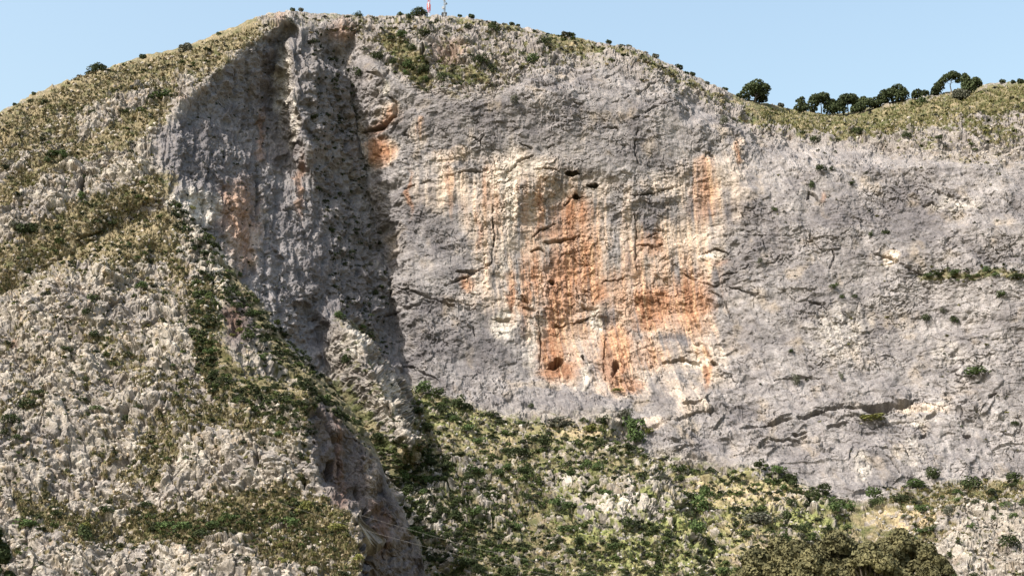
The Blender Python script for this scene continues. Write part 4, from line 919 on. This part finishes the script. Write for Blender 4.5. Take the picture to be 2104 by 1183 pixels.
# big leaning pine on the dome shoulder and the low one under it
skytree('umbrella_pine', 1552, 208, 54, [(-.30,0,.42,.19),(-.12,0,.62,.24),(.10,0,.74,.24),(.30,0,.62,.2),(.36,.05,.42,.14),(-.34,.1,.26,.14),(.05,.1,.55,.2)],
        'big leaning umbrella pine standing alone at the right end of the dome', tp=((-.02,0,-.1),(.0,0,.15),(.03,0,.4)), tr=.035, nq=2600, qs=.034, squash=.8)
skytree('pine_bush', 1560, 212, 24, [(0,0,.35,.32),(.3,0,.3,.3),(.1,.1,.7,.2)], 'low dark pine scrub just under the big leaning pine', nq=900, qs=.07, cat='pine scrub')
skytree('young_pine', 1648, 238, 42, [(-.1,0,.35,.2),(.12,0,.4,.18),(0,0,.62,.15),(-.12,0,.75,.1),(.04,0,.85,.1)], 'slender young pine at the left end of the saddle pines', nq=1200, qs=.045)
skytree('umbrella_pine', 1686, 238, 48, [(-.34,0,.48,.18),(-.15,0,.68,.24),(.1,0,.76,.22),(.28,0,.56,.16),(.46,0,.58,.12),(-.3,.1,.3,.14)],
        'umbrella pine with a side branch to the right, second tree in the saddle', nq=2300, qs=.036, squash=.8)
skytree('pine_bush', 1714, 240, 30, [(-.3,0,.4,.35),(.3,0,.35,.38),(0,0,.55,.35)], 'dark round pine scrub between the two saddle umbrella pines', nq=1300, qs=.06, cat='pine scrub')
skytree('umbrella_pine', 1742, 238, 48, [(-.28,0,.52,.18),(-.08,0,.72,.24),(.16,0,.74,.22),(.34,0,.6,.16),(-.36,.05,.36,.13)],
        'rounded umbrella pine with a clear stem, in the middle of the saddle', nq=2300, qs=.036, squash=.8)
skytree('leaning_pine', 1772, 232, 36, [(-.4,0,.22,.2),(-.1,0,.34,.24),(.2,0,.5,.22),(.1,0,.75,.18)], 'leaning low pine right of the rounded umbrella pine', nq=1500, qs=.05)
skytree('pine_bush', 1802, 224, 26, [(-.5,0,.4,.35),(0,0,.45,.38),(.5,0,.5,.35)], 'wide low pine scrub left of the twin crowned pine', nq=1300, qs=.065, cat='pine scrub')
skytree('twin_pine', 1842, 214, 40, [(-.5,0,.42,.26),(-.25,0,.5,.25),(.1,0,.7,.26),(.35,0,.45,.26),(.1,0,.35,.28)], 'broad twin crowned pine right of the saddle', nq=2400, qs=.046)
skytree('pine_bush', 1893, 205, 22, [(-.3,0,.4,.4),(.3,0,.35,.36)], 'small lone pine scrub on the right skyline', nq=900, qs=.075, cat='pine scrub')
skytree('leaning_pine', 1930, 198, 34, [(-.15,0,.3,.24),(.05,0,.55,.24),(.1,0,.72,.18),(-.25,0,.15,.16)], 'dark leaning pine, lower left of the pair on the right skyline', nq=1400, qs=.05)
skytree('umbrella_pine', 1956, 196, 44, [(-.35,0,.52,.15),(-.15,0,.68,.18),(.1,0,.82,.18),(.3,0,.72,.17),(.32,0,.52,.1)], 'wind shaped umbrella pine, upper right of the pair on the right skyline', tp=((0,0,-.05),(-.05,0,.3),(.05,0,.6)), nq=1900, qs=.034, squash=.75)
skytree('pointed_pine', 1992, 198, 48, [(0,0,.3,.24),(-.05,0,.5,.2),(-.08,0,.68,.14),(-.1,0,.85,.09),(.3,0,.55,.18),(.4,0,.5,.14)], 'pointed pine with a low right branch on the right skyline', nq=1900, qs=.042)
skytree('pine_bush', 1976, 205, 28, [(-.2,0,.4,.36),(.2,0,.35,.36)], 'grey green round scrub under the pointed pine', mat='grey', nq=1000, qs=.07, cat='scrub')
skytree('skyline_shrub', 200, 156, 22, [(-.4,0,.35,.42),(.1,0,.5,.45),(.5,0,.35,.4)], 'rounded dark bush standing alone on the left skyline', tp=((0,0,-.1),(0,0,.1),(0,0,.2)), nq=1200, qs=.06, cat='bush')
skytree('skyline_shrub', 378, 104, 20, [(-.2,0,.35,.4),(.2,0,.6,.36),(.4,0,.4,.3)], 'small rounded bush in the grass higher on the left skyline', tp=((0,0,-.1),(0,0,.1),(0,0,.2)), mat='grey', nq=900, qs=.07, cat='bush')
skytree('skyline_shrub', 860, 32, 20, [(-.35,0,.4,.4),(.05,0,.55,.42),(.4,0,.35,.36)], 'rounded grey bush on the summit left of the masts', tp=((0,0,-.1),(0,0,.1),(0,0,.2)), nq=1000, qs=.065, cat='bush')
TS = {}
for x, hh in [(163,10),(292,13),(912,9),(968,11),(944,8),(1035,8),(1052,9),(1064,7),(1098,7),(1159,12),(1172,14),(1250,10),(1277,11),(1291,11),(1345,12),(1396,14),(1412,10),(1424,10),(1455,8),(1490,10),(1520,12),(1603,11),(2060,10),(2082,9),(2098,12),(600,9),(617,9),(70,8),(30,7),(448,9)]:
    lm = min([(-10,'the left edge'),(200,'the lone left skyline bush'),(378,'the second left skyline bush'),(600,'the left end of the summit'),(897,'the masts'),(1180,'the twin bushes of the dome'),(1400,'the steep dome shoulder'),(1552,'the big leaning pine'),(1992,'the pointed pine')], key=lambda q: abs(q[0]-x))
    kq = (lm[1], x >= lm[0]); TS[kq] = TS.get(kq, 0)+1
    skytree('skyline_shrub', x, sky_y(x)+3, hh, [(0,0,.25,.38),(.25,0,.35,.3),(-.2,0,.5,.28)], f"tiny skyline bush, {ORD[TS[kq]-1] or 'first '}one {'right' if x >= lm[0] else 'left'} of {lm[1]}", tp=((0,0,-.4),(0,0,.0),(0,0,.2)), nq=300, qs=.11, grp='tiny skyline bushes', cat='bush', mat='grey' if x % 2 else 'pine')

# trees near the camera, lower right
def near(px, top_py, Y, wpx, label, name='broadleaf_tree', mat='near', grp=None, nq=30000, qs=.0085, stretch=1.0):
    x, y, zt = ray(px, top_py, Y); h = zt+1
    w = wpx*Y/F/h
    L = []
    for k in range(70):
        zz = .52+.44*random.random()**.9; an = random.random()*6.283; rr = w*.56*math.sqrt(max(.05, 1-((zz-.62)/.40)**2))*math.sqrt(random.random())
        L.append((rr*math.cos(an), rr*math.sin(an), zz*.98-.02, (.030+.042*random.random())*stretch*min(1.2, w/.45)))
    L.append((0, 0, .95, .05))
    return tree(name, (x, y, -1), h, L, [(0,0,0),(.01,0,.2),(0,0,.42),(.01,0,.62)], .022, LM[mat], label, 'tree', grp, nq=nq, qs=qs)
random.seed(41)
near(1600, 1104, 165, 175, 'brownish green tree crown, leftmost of the near trees at the bottom edge', nq=38000)
near(1716, 1090, 170, 170, 'brownish green tree crown, second of the near trees at the bottom edge', nq=38000)
near(1660, 1128, 158, 120, 'lower green crown between the first and second near trees', nq=24000)
near(1785, 1112, 160, 120, 'lower brownish crown in the gap of the near trees', nq=24000)
near(1848, 1086, 168, 130, 'tallest brownish tree crown right of the gap among the near trees', nq=32000)
near(1905, 1118, 162, 100, 'small brownish tree crown, rightmost of the near trees', nq=22000)
near(-22, 1080, 62, 100, 'dark broad leaved tree cut by the lower left corner', mat='dark', nq=9000, qs=.011, stretch=1.0)

# ------------------------------------------------------------------ masts on the summit
M_red = simplemat('mast_red', (.45,.07,.06), (.52,.10,.08), 1, rough=.5); M_wh = simplemat('mast_white', (.72,.72,.70), (.8,.8,.78), 1, rough=.5); M_gal = simplemat('galvanised_steel', (.20,.22,.24), (.30,.32,.34), 1, rough=.45)
def mast(px, base_py, height, width, label, painted):
    p, n, _, _ = surf(px, max(base_py, sky_y(px)+2))
    root = bpy.data.objects.new('lattice_mast', None); col.objects.link(root); root.location = p-Vector((0, 0, .4)); tag(root, label, 'mast')
    nb = 8; hb = height/nb
    for b in range(nb):
        v = []; f = []; z0, z1 = b*hb, (b+1)*hb; c = [(math.cos(a)*width/2, math.sin(a)*width/2) for a in (.5, 2.6, 4.7)]
        for i in range(3):
            x, y = c[i]; x2, y2 = c[(i+1) % 3]
            tube(v, f, [Vector((x, y, z0)), Vector((x, y, z1))], [.11, .11], 6)
            for q in range(2):
                a0 = z0+hb*q/2; a1 = z0+hb*(q+1)/2
                tube(v, f, [Vector((x, y, a0)), Vector((x2, y2, a1))], [.05, .05], 4); tube(v, f, [Vector((x, y, a1)), Vector((x2, y2, a1))], [.05, .05], 4)
        meshobj('mast_section', v, f, (M_red if b % 2 else M_wh) if painted else M_gal, root)
    return root, height
m1, h1 = mast(881, 27, 24, 1.3, 'red and white lattice mast on the summit, the left of two', True)
def drum(root, z, r, d, yaw, mat, nm='antenna_drum'):
    v = []; f = []; dr = Vector((math.sin(yaw), -math.cos(yaw), 0)); c = Vector((0, 0, z))+dr*.9
    tube(v, f, [c, c+dr*d*.3, c+dr*d], [r*.6, r, r], 14); meshobj(nm, v, f, mat, root)
def panel(root, z, h, w, yaw, mat):
    v = []; f = []; d = Vector((math.sin(yaw), -math.cos(yaw), 0)); s = Vector((d.y, -d.x, 0)); c = d*.95
    pts = [c+s*w/2*a+d*e+Vector((0, 0, z+h*b)) for e in (0, .18) for a, b in ((-1, 0), (1, 0), (1, 1), (-1, 1))]
    meshobj('antenna_panel', pts, [(0,1,2,3),(7,6,5,4),(0,4,5,1),(1,5,6,2),(2,6,7,3),(3,7,4,0)], mat, root)
for a in (-.8, .5, 2.4): panel(m1, 4.6, 3.6, .45, a, M_red)
m2, h2 = mast(913, 30, 24, 1.0, 'grey lattice mast with drum antennas on the summit, the right of two', False)
drum(m2, 4.8, .75, .8, -.5, M_gal); drum(m2, 7.2, .6, .7, .7, M_gal); drum(m2, 9.4, .6, .7, -.3, M_gal)
# low equipment hut at the foot of the grey mast
p, n, _, _ = surf(913, sky_y(913)+3)
hut = bpy.data.objects.new('equipment_hut', None); col.objects.link(hut); hut.location = p-Vector((0, 1.5, .8)); tag(hut, 'small dark equipment hut under the grey mast', 'hut')
def bx(x0, x1, y0, y1, z0, z1):
    return [Vector((x, y, z)) for z in (z0, z1) for x, y in ((x0, y0), (x1, y0), (x1, y1), (x0, y1))], [(3,2,1,0),(4,5,6,7),(0,1,5,4),(1,2,6,5),(2,3,7,6),(3,0,4,7)]
M_dk = simplemat('dark_render', (.07,.07,.075), (.1,.1,.105), 1)
meshobj('wall', *bx(-1.2, 1.2, -1, 1, 0, 1.8), M_dk, hut); meshobj('roof', *bx(-1.4, 1.4, -1.2, 1.2, 1.8, 2.0), M_gal, hut); meshobj('door', *bx(-.35, .35, -1.04, -1.0, 0, 1.6), M_gal, hut)

# ------------------------------------------------------------------ two thin cables crossing the ridge
M_cab = simplemat('cable_steel', (.15,.14,.13), (.18,.17,.16), 1, rough=.8)
def cable(pts, label):
    P3 = []
    for px, py, Y in pts: P3.append(Vector(ray(px, py, Y)))
    out = []
    for k in range(len(P3)-1):
        for t in range(6): out.append(P3[k].lerp(P3[k+1], t/6))
    out.append(P3[-1]); v = []; f = []; tube(v, f, out, [.015]*len(out), 5)
    tag(meshobj('cable', v, f, M_cab), label, 'cable')
cable([(488,962,432),(560,995,418),(645,1029,402),(742,1058,385),(830,1084,372),(974,1124,352),(1150,1165,330),(1400,1215,300)], 'thin pale cable sagging past the brown cliff, the upper of two')
cable([(520,1010,428),(600,1041,412),(685,1068,397),(773,1095,382),(895,1128,364),(1040,1163,342),(1300,1215,310)], 'thin pale cable sagging past the brown cliff, the lower of two')
print('shrubs', nbush[0], 'verts', len(bpy.data.objects['mountain'].data.vertices))
